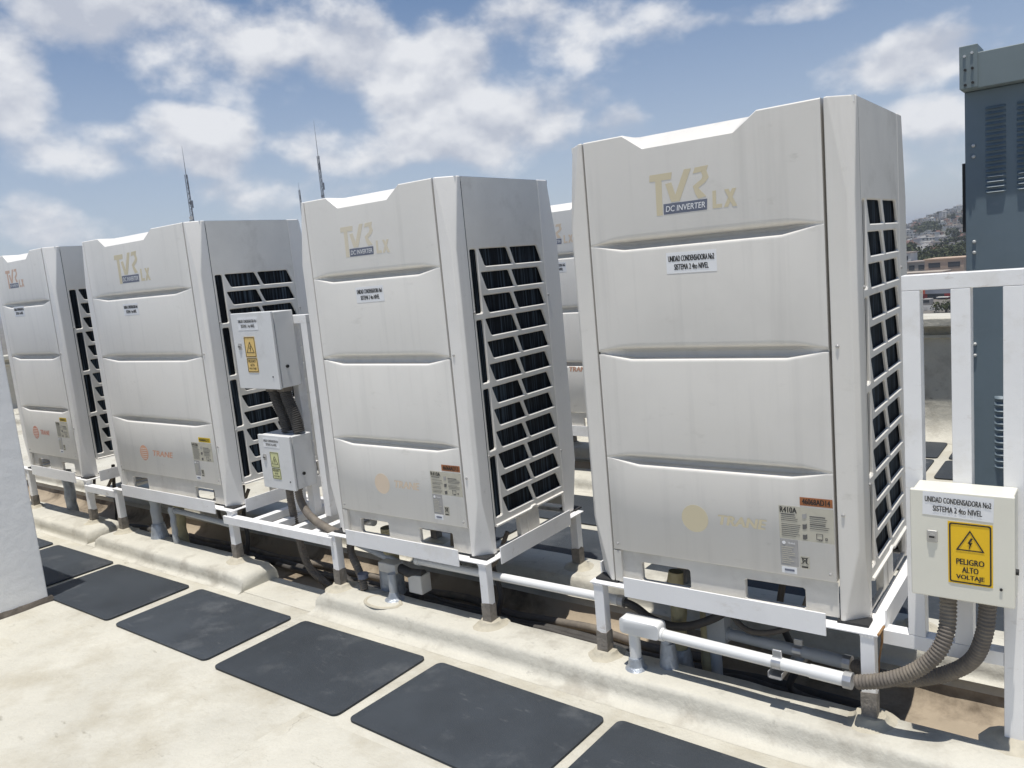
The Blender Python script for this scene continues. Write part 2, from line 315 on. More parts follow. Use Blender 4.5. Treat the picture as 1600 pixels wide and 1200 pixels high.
def plinth(name, x0, x1, y0, y1, top, foot, label, rnd_=.024, back=True, base=-.0005, step=.05):
    """long coated kerb with rounded edges and a flared foot, slightly wavy"""
    prof = [(y0 - foot, base + .001), (y0 - foot * .5, base + .005), (y0 - foot * .2, base + .016), (y0 - .006, top * .42), (y0 - .001, top * .76), (y0 + rnd_ * .35, top * .92), (y0 + rnd_, top), ((y0 + y1) / 2, top + .003), (y1 - rnd_ * .6, top), (y1 - .008, top * .93), (y1, top * .7), (y1 + (.004 if back else .02), base)]
    n = max(8, int((x1 - x0) / step)); rings = []
    for i in range(n + 1):
        x = x0 + (x1 - x0) * i / n; e = min(x - x0, x1 - x) ; k = min(1, e / .04)
        sq = math.sqrt(max(0, 1 - (1 - k) ** 2))
        rr = []
        for j, (y, z) in enumerate(prof):
            w = .006 * noise.noise((x * 2.3, j * .35, y0 * 9)) + .004 * noise.noise((x * 9, j * .9, y0 * 3))
            rr.append((x, y + w, base + (z - base) * (.72 + .28 * sq) + (.004 * noise.noise((x * 4, j * .5, 7)) if 3 < j < 10 else 0)))
        rings.append(rr)
    b = MB(); b.loft(rings, cap=True); o = b.build(name, 'plinth', smooth=True, ang=70)
    return tag(o, label, 'plinth', 'concrete plinths under the condensers')
plinth('concrete_plinth', -1.72, 6.0, -.125, .07, .088, .07, 'long cream coated front plinth under the two nearest condensers')
plinth('concrete_plinth', -4.02, -2.30, -.17, .06, .088, .04, 'short cream front plinth under the wide condenser')
plinth('concrete_plinth', -6.6, -4.17, -.15, .10, .092, .03, 'cream front plinth stub under the leftmost condenser beside the white wall')
plinth('concrete_plinth', -12.5, 6.0, .60, .86, .088, .03, 'long cream plinth carrying the rear legs of the near row of condensers')
plinth('concrete_plinth', -12.5, -.2, 2.16, 2.40, .088, .05, 'cream front plinth under the condenser of the second row')
plinth('concrete_plinth', -12.5, -.2, 2.94, 3.16, .088, .03, 'cream rear plinth behind the condenser of the second row')
def parapet(pts, label):
    (xa, ya), (xb, yb) = pts; t = thing('parapet', label, 'parapet', (xa, ya, 0), math.atan2(yb - ya, xb - xa)); L = math.hypot(xb - xa, yb - ya)
    b = MB(); n = 40; rings = []
    for i in range(n + 1):
        x = L * i / n; w = .012 * noise.noise((x * 1.5, 3, 1))
        rings.append([(x, -.17 + w, .002), (x, -.10 + w, .03), (x, -.035 + w, .10), (x, -.012, .17), (x, 0, .30), (x, 0, .79), (x, .25, .79), (x, .25, -.1), (x, -.17, -.1)])
    b.loft(rings); b.build('wall', 'plinth', t, smooth=True, ang=40)
    MB().box(0, L, -.03, .24, .791, .82).build('drip_ledge', 'roof', t, bevel=.006)
    MB().box(0, L, .02, .24, .82, .885).build('recess', 'plinth', t)
    MB().box(0, L, -.09, .30, .886, .955).build('coping', 'roof', t, bevel=.012)
    return t
parapet(((ROOFX0, 4.32), (ROOFX1, 4.32)), 'cream parapet with overhanging coping along the far edge of the roof')
parapet(((ROOFX0, -7), (ROOFX0, 4.32)), 'cream parapet closing the roof beyond the leftmost condenser')
# white wall at the left
t = thing('masonry_wall', 'white painted wall block at the left edge with grimy foot', 'wall', (-3.30, -.772, 0))
MB().box(-2.6, 0, -2.6, 0, 0, 1.62).build('wall_face', 'wall', t, bevel=.008, seg=2)
b = MB(); n = 60; rings = []
for i in range(n + 1):
    y = -2.5 + 2.52 * i / n; w = .010 * noise.noise((y * 9, 0, 0)); h = .028 + .012 * noise.noise((y * 14, 4, 0))
    rings.append([(-.01, y, .001), (.022 + w, y, .001), (.016 + w, y, h * .6), (.004, y, h), (-.01, y, h)])
b.loft(rings); b.build('grimy_skirting', 'grime', t, smooth=True)
# ------------------------------------------------------------------ rubber mats
def rubber_mat(cx, cy, w, d, rz, label, group=None, z=.0042):
    b = MB(); rings = []; sd = cx * 7.3 + cy * 3.1
    def zz(x, y, k): return k + max(0, .006 * noise.noise((x * 2.6 + sd, y * 3.1, sd)) - .002) + .012 * max(0, (abs(x) / w + abs(y) / d) - .86) * max(0, noise.noise((x * 3 + sd, y * 3, 2)) + .35)
    for k, inset, h_ in ((0, 0, 0), (1, 0, .006), (2, .003, .008), (3, .05, .008), (4, .12, .008), (5, .19, .008)):
        hw_, hd_ = w / 2 - inset, d / 2 - inset
        rings.append([(x + .003 * noise.noise((x * 8, y * 8, sd)), y + .003 * noise.noise((x * 8, y * 8, sd + 5)), zz(x, y, h_) if k else max(0, zz(x, y, 0))) for x, y in rrect(-hw_, hw_, -hd_, hd_, max(.008, .028 - inset * .1), 5)])
    b.loft(rings)
    o = b.build('rubber_mat', 'mat', smooth=True, ang=40); o.location = (cx, cy, z); o.rotation_euler.z = rz
    return tag(o, label, 'mat', group)
G = 'black rubber mats along the front walkway'
for x0, x1, y0, y1, rz, lab in (
    (-5.28, -4.43, -.76, -.268, 0, 'farthest black rubber mat, a sliver showing past the white wall'),
    (-4.36, -3.555, -.76, -.270, .004, 'black rubber mat partly hidden behind the white wall, second farthest'),
    (-3.495, -2.662, -.757, -.272, .01, 'dusty black rubber mat at the white wall, crossed by its shadow'),
    (-2.566, -1.738, -.758, -.264, .004, 'worn black rubber mat in front of the ladder platform with the two grey enclosures'),
    (-1.648, -.824, -.768, -.257, .006, 'smooth black rubber mat in front of the second nearest condenser'),
    (-.754, .082, -.767, -.266, -.03, 'large black rubber mat in front of the gap between the two nearest condensers'),
    (.132, .97, -.775, -.275, -.02, 'nearest black rubber mat cut by the bottom edge of the photo')):
    rubber_mat((x0 + x1) / 2, (y0 + y1) / 2, x1 - x0, y1 - y0, rz, lab, G)
ORD = ('leftmost', 'second', 'third', 'fourth', 'fifth', 'sixth'); cnt = [0, 0]
for i in range(9):
    for j, y in enumerate((1.17, 1.76)):
        mi = cnt[j]
        x = -3.75 + .47 * j + i * .93
        if -2.6 < x < 1.6: rubber_mat(x, y, .83, .5, .01 * math.sin(i * 3 + j), ORD[mi] + ' black mat from the left in the ' + ('nearer' if j == 0 else 'farther') + ' line between the condenser rows', 'black mats between the rows'); cnt[j] += 1
for i in range(4):
    for j, y in enumerate((3.40, 3.92)): rubber_mat(-.9 + i * .93, y, .86, .46, .004 * i, ORD[i] + ' black mat from the left in the ' + ('nearer' if j == 0 else 'farther') + ' line at the far parapet', 'black mats by the parapet')
# ------------------------------------------------------------------ condensers
H = 1.642
def post_mesh(W, sx, rear):
    """corner post with triangular cut facets at head and foot; sx side, rear or front"""
    hw = W / 2; D = .79; inx = hw - .079; iny = .086 if not rear else .143
    b = MB(); rings = []
    for z, c in ((0, .066), (.25, .016), (H - .295, .016), (H, .066)):
        # plan: from seam along face to the chamfer, along side, back inside
        P = [(inx, 0), (hw - c, 0), (hw, c), (hw, iny), (hw - .018, iny), (hw - .018 - c * .5, .018 + c * .5), (inx, .018)]
        if rear: P = [(x, D - y) for x, y in P]
        rings.append([(sx * x, y, z) for x, y in P])
    b.loft(rings); return b
def grooved(W, z0, z1, lips, notch=None, seed=0):
    """front panel skin between z0 and z1 with scooped grip grooves (lip heights) and optional top notch"""
    pw = W - .174; hw = pw / 2 ; b = MB(); nx = 44
    xs = [-hw + pw * i / nx for i in range(nx + 1)]
    def env(x):
        a = abs(x) / hw; t = min(1, max(0, (.985 - a) / .36)); return math.sin(t * math.pi / 2) ** 1.3
    prof = [(.052, 0), (.042, .0012), (.0355, .004), (.0305, .010), (.0275, .020), (.0255, .034), (.022, .048), (.012, .054), (.0, .050), (-.001, .008), (-.003, .003), (-.006, .0008), (-.012, 0)]
    edge0 = [(0, 0)]
    rows = []     # functions (x) -> (y, z)
    def const(z): return lambda x: (0, z)
    ls = sorted(lips, reverse=True); top = z1
    def lipz(l, x): return l + .018 * (1 - min(1, max(0, (.95 - abs(x) / hw) / .27)))
    rows.append(lambda x: (.012, z1)); rows.append(lambda x: (.003, z1 - .001 if not notch else z1)); rows.append(lambda x: (0, z1 - .004))
    zt = z1
    for l in ls:
        if l >= z1 - .03:      # lip is the panel's own top edge: scoop cut by the neighbour above
            rows = []
            for dz, dy in prof[8:]: rows.append(lambda x, dz=dz, dy=dy, l=l: (dy * env(x), lipz(l, x) + dz))
        else:
            for dz, dy in prof: rows.append(lambda x, dz=dz, dy=dy, l=l: (dy * env(x), lipz(l, x) + dz * (.25 + .75 * env(x))))
    if any(l <= z0 + .001 for l in ls):     # lip belongs to the panel below: stop at the deepest point
        rows = rows[:-5]; l = ls[-1]
        rows += [lambda x: (max(.010, .050 * env(x)), lipz(l, x) - .001), lambda x: (max(.011, .050 * env(x)), l - .03)]
    else:
        rows += [const(z0 + .004), lambda x: (.003, z0), lambda x: (.016, z0)]
    if not notch:
        b.loft([[(x, *r(x)) for x in xs] for r in rows], cap=False, closed=False)
    else:
        a0, a1, c1, c0, dz = notch; zn = z1 - dz
        def cut(x): # notch bottom height
            if x <= a0 or x >= c0: return z1
            if x < a1: return z1 - dz * (x - a0) / (a1 - a0)
            if x > c1: return z1 - dz * (c0 - x) / (c0 - c1)
            return zn
        xs = sorted(set(xs + [a0, a1, c1, c0]))
        rows = [lambda x: (.11 , z1), lambda x: (.004 + .10 * (0), cut(x)), lambda x: (0, cut(x) - .004)] + rows[3:]
        b.loft([[(x, *r(x)) for x in xs] for r in rows], cap=False, closed=False)
    # returns at both sides
    for x in (xs[0], xs[-1]):
        q = [(x, *r(x)) for r in rows]; b.loft([q, [(p[0], .058, p[2]) for p in q]], cap=False, closed=False)
    return b
def grille_mesh(sx, W):
    hw = W / 2; b = MB(); zo = .405
    T = lambda y, z, d: (sx * (hw - .001 - d), y, z)
    Y0, YS, Y1 = .0875, .157, .6455
    top = 1.7555 - zo; pitch = .1007; bot = top - 12 * pitch
    for k in range(12):
        zt = top - k * pitch; zb = zt - pitch; ht = zt - .0085; hb = zb + .0085
        mt, mb_ = .375, .4095
        cell(b, T, [(YS, zt), (mt, zt), (mb_, zb), (YS, zb)], [(.1595, ht), (.3695, ht), (.4045, hb), (.196, hb)], .010, .004, .004)
        cell(b, T, [(mt, zt), (Y1, zt), (Y1, zb), (mb_, zb)], [(.3815, ht), (.604, ht), (.639, hb), (.4165, hb)], .010, .004, .004)
    for k in range(4):
        zt = top - 3 * k * pitch; zb = zt - 3 * pitch
        cell(b, T, [(Y0, zt), (YS, zt), (YS, zb), (Y0, zb)], [(.098, zt - .0095), (.1515, zt - .0095), (.1535, zb + .0105), (.100, zb + .0105)], .010, .004, .004)
    b.quad(T(Y0, top, 0), T(Y1, top, 0), T(Y1, H - .004, 0), T(Y0, H - .004, 0))
    b.quad(T(Y0, bot, 0), T(Y1, bot, 0), T(Y1, .118, 0), T(Y0, .118, 0))
    b.quad(T(Y0, .118, 0), T(Y1, .118, 0), T(Y1, .118, .025), T(Y0, .118, .025))
    return b
def plate_holes(b, T, x0, x1, z0, z1, holes, dep):
    """flat plate with rounded rectangular openings, left to right"""
    xs = x0
    for i, (a, c, za, zc) in enumerate(holes):
        nx = (c + holes[i + 1][0]) / 2 if i + 1 < len(holes) else x1
        cell(b, T, [(xs, z1), (nx, z1), (nx, z0), (xs, z0)], [(a, zc), (c, zc), (c, za), (a, za)], dep, .003, .004); xs = nx
def screws(parent, pts):
    for x, y, z, ax in pts:
        b = MB(); r = .0055; n = 8
        if ax == 'x': b.loft([[(x + d, y + k * r * math.cos(2 * math.pi * i / n), z + k * r * math.sin(2 * math.pi * i / n)) for i in range(n)] for d, k in ((-.001, 1), (.003, 1), (.005, .5))])
        else: b.loft([[(x + k * r * math.cos(2 * math.pi * i / n), y - d, z + k * r * math.sin(2 * math.pi * i / n)) for i in range(n)] for d, k in ((-.001, 1), (.003, 1), (.005, .5))])
        b.build('screw', 'lock', parent)
def tvr_logo(root, x, z, w, m, slate=True):
    """faded badge: three slanted capitals, a slate strip and two small letters; (x, z) lower left"""
    k = w / .302; X = lambda u: x + u * k; Z = lambda v: z + v * k
    P = lambda pts: [(X(u), Z(v)) for u, v in pts]
    Tt = [P([(0, .115), (.080, .115), (.084, .137), (.002, .137)]), P([(.020, 0), (.042, 0), (.045, .115), (.022, .115)])]
    V = [P([(.058, .102), (.080, .104), (.092, .062), (.086, .040), (.076, .040)]), P([(.086, .040), (.106, .040), (.152, .140), (.128, .140), (.092, .062)])]
    Rr = [P([(.158, .122), (.205, .126), (.212, .142), (.166, .140)]), P([(.186, .126), (.205, .126), (.212, .104), (.200, .090), (.186, .100), (.192, .110)]), P([(.156, .082), (.186, .100), (.200, .090), (.174, .074)]), P([(.156, .082), (.174, .074), (.200, .044), (.172, .040), (.162, .058)])]
    Lx = [P([(.220, .002), (.232, .002), (.234, .058), (.222, .058)]), P([(.232, .002), (.252, .002), (.252, .014), (.232, .014)]), P([(.258, .002), (.272, .002), (.302, .058), (.288, .058)]), P([(.288, .002), (.302, .002), (.276, .058), (.262, .058)])]
    b = flat('badge', Tt + V + Rr, -.0002, m, root); flat('badge_suffix', Lx[:2], -.0002, m, b); flat('badge_suffix', Lx[2:3], -.0002, m, b); flat('badge_suffix', Lx[3:], -.0006, m, b)
    s = flat('badge_strip', [P([(.046, .001), (.200, .001), (.203, .036), (.047, .036)])], -.0002, 'slate', b)
    text('DC INVERTER', .140 * k, .019 * k, X(.125), -.0017, Z(.0185), 'paper', b, shear=.15)
def trane_logo(root, xc, z, m, m2, tx0, tx1):
    n = 24; r = .050; b = flat('emblem', [[(xc + r * math.cos(2 * math.pi * i / n), z + r * math.sin(2 * math.pi * i / n)) for i in range(n)]], -.0002, m, root)
    if m2:
        for k in range(6):
            dz = -.038 + k * .013; wv = math.sqrt(r * r - dz * dz) * .78; flat('emblem_line', [rect(xc - wv, xc + wv, z + dz, z + dz + .0032)], -.0015, 'panel', b)
    w = tx1 - tx0
    text('TRANE', w * .93, .034, (tx0 + tx1) / 2 + w * .03, -.0008, z + .006, m, root, shear=.2, bold=.06)
def sticker(root, x, z, l1, l2, w=.18, h=.071, tilt=0):
    p = flat('name_sticker', [rect(-w / 2, w / 2, -h / 2, h / 2)], 0, 'paper', root); p.location = (x, -.0002, z); p.rotation_euler.y = tilt
    text(l1, w * .91, h * .27, 0, -.0012, h * .20, 'black', p, bold=.03); text(l2, w * .68, h * .27, 0, -.0012, -h * .20, 'black', p, bold=.03)
def data_labels(root, x0, x1, z0, z1, tagm, tagtext, g0, g1, gz0):
    rng = random.Random(int(x0 * 1000)); w = x1 - x0; h = z1 - z0
    tg = flat('serial_tag', [rect(x0 + w * .40, x1 - .002, z1 + .006, z1 + .034)], -.0004, tagm, root)
    text(tagtext, w * .5, .019, x0 + w * .695, -.0021, z1 + .0205, 'black', tg, bold=.03)
    p = flat('data_label', [rect(x0, x1, z0, z1)], -.0002, 'info', root)
    text('R410A', w * .31, h * .17, x0 + w * .18, -.0017, z1 - h * .12, 'black', p, bold=.03)
    lines = []; 
    for k in range(12):
        zz = z1 - h * (.27 + k * .058)
        for a, c in ((.04, .40), (.57, .95)):
            if (a > .5 and .62 < k / 12) or rng.random() < .12: continue
            bold = (k == 0 and a < .5) or (k in (0, 4) and a > .5); e = c - (.10 if bold else rng.random() * .10)
            lines.append(rect(x0 + w * a, x0 + w * e, zz, zz + h * (.032 if bold else .016)))
    flat('fine_print', lines, -.0014, 'ink', p, th=.0004)['kind'] = 'stuff'
    for k in range(3):
        zz = z1 - h * (.20 + k * .31); xx = x0 + w * .47
        flat('diagram', [rect(xx - w * .035, xx + w * .012, zz - h * .14, zz), [(xx + w * .012, zz - h * .14), (xx + w * .045, zz - h * .10), (xx + w * .045, zz + h * .03), (xx + w * .012, zz)]], -.0014, 'ink' if k else 'plate', p, th=.0004)
    for a, c, e, f in ((.68, .80, .08, .26), (.84, .88, .08, .16), (.72, .78, .05, .10)):
        o = rect(x0 + w * a, x0 + w * c, z0 + h * e, z0 + h * f); i = rect(x0 + w * (a + .012), x0 + w * (c - .012), z0 + h * (e + .015), z0 + h * (f - .015)); flat('diagram', ring(o, i), -.0014, 'ink', p, th=.0004)
    q = flat('rating_plate', [rect(g0, g1, gz0, z0 - .002)], -.0002, 'plate', root); gw = g1 - g0; gh = z0 - .002 - gz0
    flat('fine_print', [rect(g0 + gw * .08, g0 + gw * (.5 + .4 * rng.random()), z0 - .004 - gh * (.28 + k * .075), z0 - .004 - gh * (.255 + k * .075)) for k in range(9)], -.0014, 'info', q, th=.0004)['kind'] = 'stuff'
    flat('emblem', [[(g0 + gw * .22 + .006 * math.cos(i * .6283), z0 - .014 + .006 * math.sin(i * .6283)) for i in range(10)]], -.0014, 'paper', q, th=.0004)
    text('TRANE', gw * .42, .006, g0 + gw * .65, -.0018, z0 - .014, 'paper', q)
    a = g1 + .006; wz = gz0 - .002
    e = flat('disposal_mark', [rect(a, a + .030, wz, wz + .042)], -.0002, 'info', root)
    def bar(p, s, t=.0012):
        dx, dz = s[0] - p[0], s[1] - p[1]; L = math.hypot(dx, dz); nx, nz = -dz / L * t, dx / L * t; return [(p[0] + nx, p[1] + nz), (s[0] + nx, s[1] + nz), (s[0] - nx, s[1] - nz), (p[0] - nx, p[1] - nz)]
    cx = a + .015; cz = wz + .027
    for i, g in enumerate((bar((cx - .011, cz + .012), (cx + .011, cz - .012), .0009), bar((cx - .011, cz - .012), (cx + .011, cz + .012), .0009), bar((cx - .007, cz + .008), (cx - .005, cz - .009)), bar((cx + .007, cz + .008), (cx + .005, cz - .009)), bar((cx - .009, cz + .009), (cx + .009, cz + .009), .0016), rect(cx - .010, cx + .010, wz + .003, wz + .008))): flat('mark_stroke', [g], -.0014 - .0001 * i, 'black', e, th=.0003)
    s = flat('barcode_sticker', [rect(g0 + .002, g1 - .006, gz0 - .026, gz0 - .004)], -.0002, 'paper', root); flat('fine_print', [rect(g0 + .012, g1 - .014, gz0 - .018, gz0 - .011)], -.0014, 'slate', s, th=.0004)
_cache = {}
def condenser(cx, cy, zoff, yaw, label, W=.99, logo=None, logom='tan', trane=None, stick=None, info=None):
    root = thing('condenser_unit', label, 'condenser', (cx, cy, .405 + zoff), yaw, 'rooftop condenser units'); hw = W / 2; pw = W - .174
    first = W not in _cache
    if first:
        c = _cache[W] = []
        def part(name, b, m, **k): o = b.build(name, m, root, **k); c.append(o); return o
        for sx in (1, -1):
            for rear in (0, 1): part('corner_post', post_mesh(W, sx, rear), 'post', bevel=.005, seg=2)
            part('side_grille', grille_mesh(sx, W), 'grille')
            b = MB(); x = sx * (hw + .004); xa = sx * (hw - .004)
            b.loft([[(xa, y, z - .006), (x + sx * .003, y, z - .004), (x + sx * .003, y, z + .003), (xa, y, z + .008)] for y, z in ((.098, .119), (.36, .119), (.372, .127), (.40, .127), (.412, .119), (.64, .119))]); part('grille_ledge', b, 'grille', smooth=True)
        part('upper_front_panel', grooved(W, .880, H, [1.254, .872], notch=(-pw * .31, -pw * .22, pw * .17, pw * .265, .053) if W < 1.1 else (-pw * .34, -pw * .27, pw * .13, pw * .21, .053)), 'panel', smooth=True, ang=38)
        part('lower_front_panel', grooved(W, .130, .866, [.864, .472]), 'panel', smooth=True, ang=38)
        b = MB(); b.box(-hw + .06, hw - .06, .106, .73, H - .03, H - .0025); part('top_cover', b, 'top', bevel=.003)
        b = MB(); 
        for sx in (1, -1): b.box(sx * (hw - .084), sx * (hw - .004), .055, .735, H - .02, H - .0012)
        part('top_rail', b, 'top')
        b = MB(); b.box(-hw + .082, hw - .082, .77, .785, .12, H - .002); part('back_panel', b, 'grille')
        b = MB(); b.box(-hw + .018, hw - .018, .092, .70, .128, H - .30); b.box(-hw + .05, hw - .05, .068, .765, .135, H - .036); part('coil', b, 'coil')
        b = MB(); b.box(-hw + .06, hw - .06, .060, .066, .132, H - .06); part('inner_frame', b, 'dark')
        b = MB(); T = lambda x, z, d: (x, .014 + d, z)
        f0 = -hw + .19; f1 = hw - .19
        plate_holes(b, T, -hw + .085, hw - .085, .004, .126, [(f0, f0 + .20, .012, .090), (f1 - .21, f1, .012, .090)], .02)
        b.box(-hw + .085, -hw + .115, .0, .015, .004, .126)
        part('base_front', b, 'base')
        b = MB(); T2 = lambda x, z, d: (x, .775 - d, z); plate_holes(b, T2, -hw + .085, hw - .085, .004, .126, [(f0, f0 + .20, .026, .088), (f1 - .21, f1, .026, .088)], .02); part('base_back', b, 'base')
        for sx in (1, -1):
            b = MB(); b.box(sx * (hw - .03), sx * (hw - .004), .28, .43, .002, .117); b.box(sx * (hw - .028), sx * (hw - .001), .335, .342, .004, .116); b.box(sx * (hw - .02), sx * (hw - .006), .088, .645, .002, .014); part('base_side', b, 'base', bevel=.002)
        for sx in (1, -1):
            for y in (.03, .76): b = MB(); b.box(sx * (hw - .09), sx * (hw + .006), y - .03, y + .03, -.006, .0015); part('rubber_pad', b, 'rubber')
    else:
        for o in _cache[W]:
            q = o.copy(); COL.objects.link(q); q.parent = root
    L = -pw / 2 - .004
    screws(root, [(hw, .092, 1.07, 'x'), (hw, .66, 1.10, 'x'), (hw, .655, .33, 'x'), (hw, .094, .44, 'x'), (hw - .06, -.001, .36, 'y'), (hw - .06, -.001, .9, 'y'), (hw - .105, -.001, .155, 'y'), (-hw + .105, -.001, .155, 'y')])
    tvr_logo(root, L + logo[0], logo[1] - .405, logo[2], logom)
    trane_logo(root, L + trane[0], trane[1] - .405, trane[2], trane[3], L + trane[4], L + trane[5])
    sticker(root, L + stick[0], stick[1] - .405, stick[2], stick[3], tilt=stick[4])
    data_labels(root, L + info[0], L + info[1], info[2] - .405, info[3] - .405, info[4], info[5], L + info[0], L + info[0] + .058, info[2] - .405 - .094)
    return root
U1 = condenser(.412, .010, 0, .025, 'nearest condenser, pale gold badge and lettering, beside the cream switch enclosure', logo=(.252, 1.762, .302), logom='tan', trane=(.343, .696, 'tan', None, .42, .60), stick=(.386, 1.598, 'UNIDAD CONDENSADORA No2', 'SISTEMA 2 4to NIVEL', .01), info=(.643, .818, .664, .778, 'rust', '46068AD14'))
condenser(-1.155, -.002, -.0175, .0145, 'second nearest condenser, grille side facing the gap, peach emblem', logo=(.233, 1.765, .304), logom='tan2', trane=(.312, .692, 'peach', None, .385, .556), stick=(.379, 1.590, 'UNIDAD CONDENSADORA No1', 'SISTEMA 2 4to NIVEL', -.01), info=(.632, .815, .676, .782, 'rust', '46068AD13'))
condenser(-3.219, -.012, 0, .0074, 'wide condenser with orange striped emblem behind the two stacked enclosures', W=1.34, logo=(.362, 1.752, .39), logom='tan', trane=(.345, .672, 'orange', 1, .44, .69), stick=(.47, 1.592, 'UNIDAD CONDENSADORA No1', 'SISTEMA 1 4to NIVEL', 0), info=(.92, 1.13, .668, .778, 'ytag', '46068AD12'))
condenser(-4.8435, -.016, .0154, .003, 'leftmost condenser with red lettering, partly hidden by the white wall', logo=(.16, 1.80, .29), logom='peach2', trane=(.19, .705, 'red', 1, .265, .43), stick=(.286, 1.628, 'UNIDAD CONDENSADORA No2', 'SISTEMA 1 4to NIVEL', 0), info=(.56, .75, .69, .805, 'ytag', '46068AD11'))
condenser(-1.72, 2.32, 0, 0, 'condenser of the second row seen through the gap between the two nearest units', logo=(.252, 1.762, .302), logom='peach', trane=(.343, .85, 'orange', 1, .42, .60), stick=(.386, 1.598, 'UNIDAD CONDENSADORA No2', 'SISTEMA 2 3er NIVEL', 0), info=(.643, .818, .664, .778, 'rust', '46068AD15'))
MT['panel1'] = mat('darker_unit_paint', (.745, .715, .66), .45, .06, 2.2, bump=.12, bscale=2.2, streak=.30, dirt=(.56, .53, .47, .4), dscale=2.2, dlo=.5, dhi=.8, scuff=(.48, .45, .39, .35))  # darker mix of the unit paint, for the nearest condenser only
for o in U1.children:
    if o.name.split('.')[0] in ('upper_front_panel', 'lower_front_panel', 'corner_post'): o.material_slots[0].link = 'OBJECT'; o.material_slots[0].material = MT['panel1']
# ------------------------------------------------------------------ welded stands
def collar(parent, x, y, z, r=.062, seed=0):
    b = MB(); n = 18; rings = []
    for k, (rr, zz) in enumerate(((1.55, -.002), (1.25, .004), (1.0, .009), (.84, .016), (.74, .026))):
        rings.append([(x + r * rr * (1 + .16 * noise.noise((math.cos(6.2832 * i / n) * 1.6 + x * 7, math.sin(6.2832 * i / n) * 1.6, seed + k * .2))) * math.cos(6.2832 * i / n), y + r * rr * (1 + .16 * noise.noise((math.cos(6.2832 * i / n) * 1.6, math.sin(6.2832 * i / n) * 1.6 + x * 5, seed + k * .2 + 4))) * math.sin(6.2832 * i / n), z + zz) for i in range(n)])
    b.loft(rings); return b.build('sealant_collar', 'collar', parent, smooth=True, ang=60)
def leg(parent, x, y, z0, z1, s=.0215, foot=.105):
    o = MB().box(x - s, x + s, y - s, y + s, z0 + foot * .8, z1).build('leg', 'white', parent, bevel=.003)
    for sy in (-1, 1):
        w_ = MB(); w_.tube([(x - s + 2 * s * k / 9, y + sy * s, z1 - .003 + .002 * noise.noise((x * 9 + k, y * 5, 1))) for k in range(10)], lambda q: .0042 + .0012 * math.sin(q * 31), 6); w_.build('weld_bead', 'white', o, smooth=True)
    b = MB(); n = 8; rings = []
    s2 = s + .0018
    def sq(k, z): return [(x + a * s2 * k + .002 * noise.noise((a * 3 + x, bb * 2, z * 40)), y + bb * s2 * k, z + (.012 * noise.noise((a * 2 + x * 9, bb * 3 + y * 5, 1)) if k == 1.001 else 0)) for a, bb in ((-1, -1), (0, -1), (1, -1), (1, 0), (1, 1), (0, 1), (-1, 1), (-1, 0))]
    b.loft([sq(1.04, z0 - .002), sq(1, z0 + .03), sq(1, z0 + foot * .7), sq(1.001, z0 + foot)]); f = b.build('foot', 'foot', o)
    collar(o, x, y, z0 - .001, .058, x * 3 + y)
def stand(cx, W, ztop, label, yaw=0, cy=0, zf=.088, zr=.088, depth=.74, legs_front=True):
    t = thing('equipment_stand', label, 'stand', (cx, cy, 0), yaw, 'white welded stands'); hw = W / 2; y0, y1 = -.022, depth + .03; z = ztop - .0075
    fl = .0056
    MB().box(-hw - .03, hw + .03, y0, y0 + .052, z - fl, z).build('frame_rail', 'white', t, bevel=.0015)
    MB().box(-hw - .03, hw + .03, y1 - .052, y1, z - fl, z).build('frame_rail', 'white', t, bevel=.0015)
    for sx in (-1, 1):
        MB().box(min(sx * (hw - .022), sx * (hw + .03)), max(sx * (hw - .022), sx * (hw + .03)), y0 + .0525, y1 - .0525, z - fl, z).build('frame_rail', 'white', t, bevel=.0015)
        MB().box(min(sx * (hw + .0305), sx * (hw + .036)), max(sx * (hw + .0305), sx * (hw + .036)), .075, .64, z - .032, z + .045).build('stop_angle', 'white', t, bevel=.001)
    b = MB(); b.box(-hw + .125, hw - .125, y0 - .0062, y0 - .0005, z - .032, z + .045); b.build('stop_angle', 'white', t, bevel=.001)
    for sx in (-1, 1):
        leg(t, sx * (hw - .003), .004, zf, z - fl); leg(t, sx * (hw - .003), depth - .004, zr, z - fl)
    return t
MT['rusty'] = mat('rust_run', (.26, .13, .05), .85, .4, 60, dirt=(.50, .38, .2, .6), dscale=20, dlo=.45)
t = stand(.424, .99, .405, 'white welded stand under the nearest condenser, rust at its right corner', .012, -.002)
b = MB(); b.tube([(.525, .03, .392), (.5265, .026, .36), (.5215, -.0, .30), (.5205, .004, .25)], lambda q: .005 * (1.1 - q), 6); b.build('rust_run', 'rusty', t)
b = MB(); b.tube([(.526, -.02, .399), (.528, .05, .399)], .004, 6); b.build('rust_run', 'rusty', t)
stand(-1.150, .99, .3875, 'white welded stand under the second nearest condenser', .01, -.014)
stand(-3.219, 1.34, .405, 'wide white welded stand under the wide condenser', .005, -.022)
stand(-4.8435, .99, .42, 'white welded stand under the leftmost condenser', 0, -.012)
stand(-1.72, .99, .405, 'white welded stand in the second row behind', 0, 2.31)
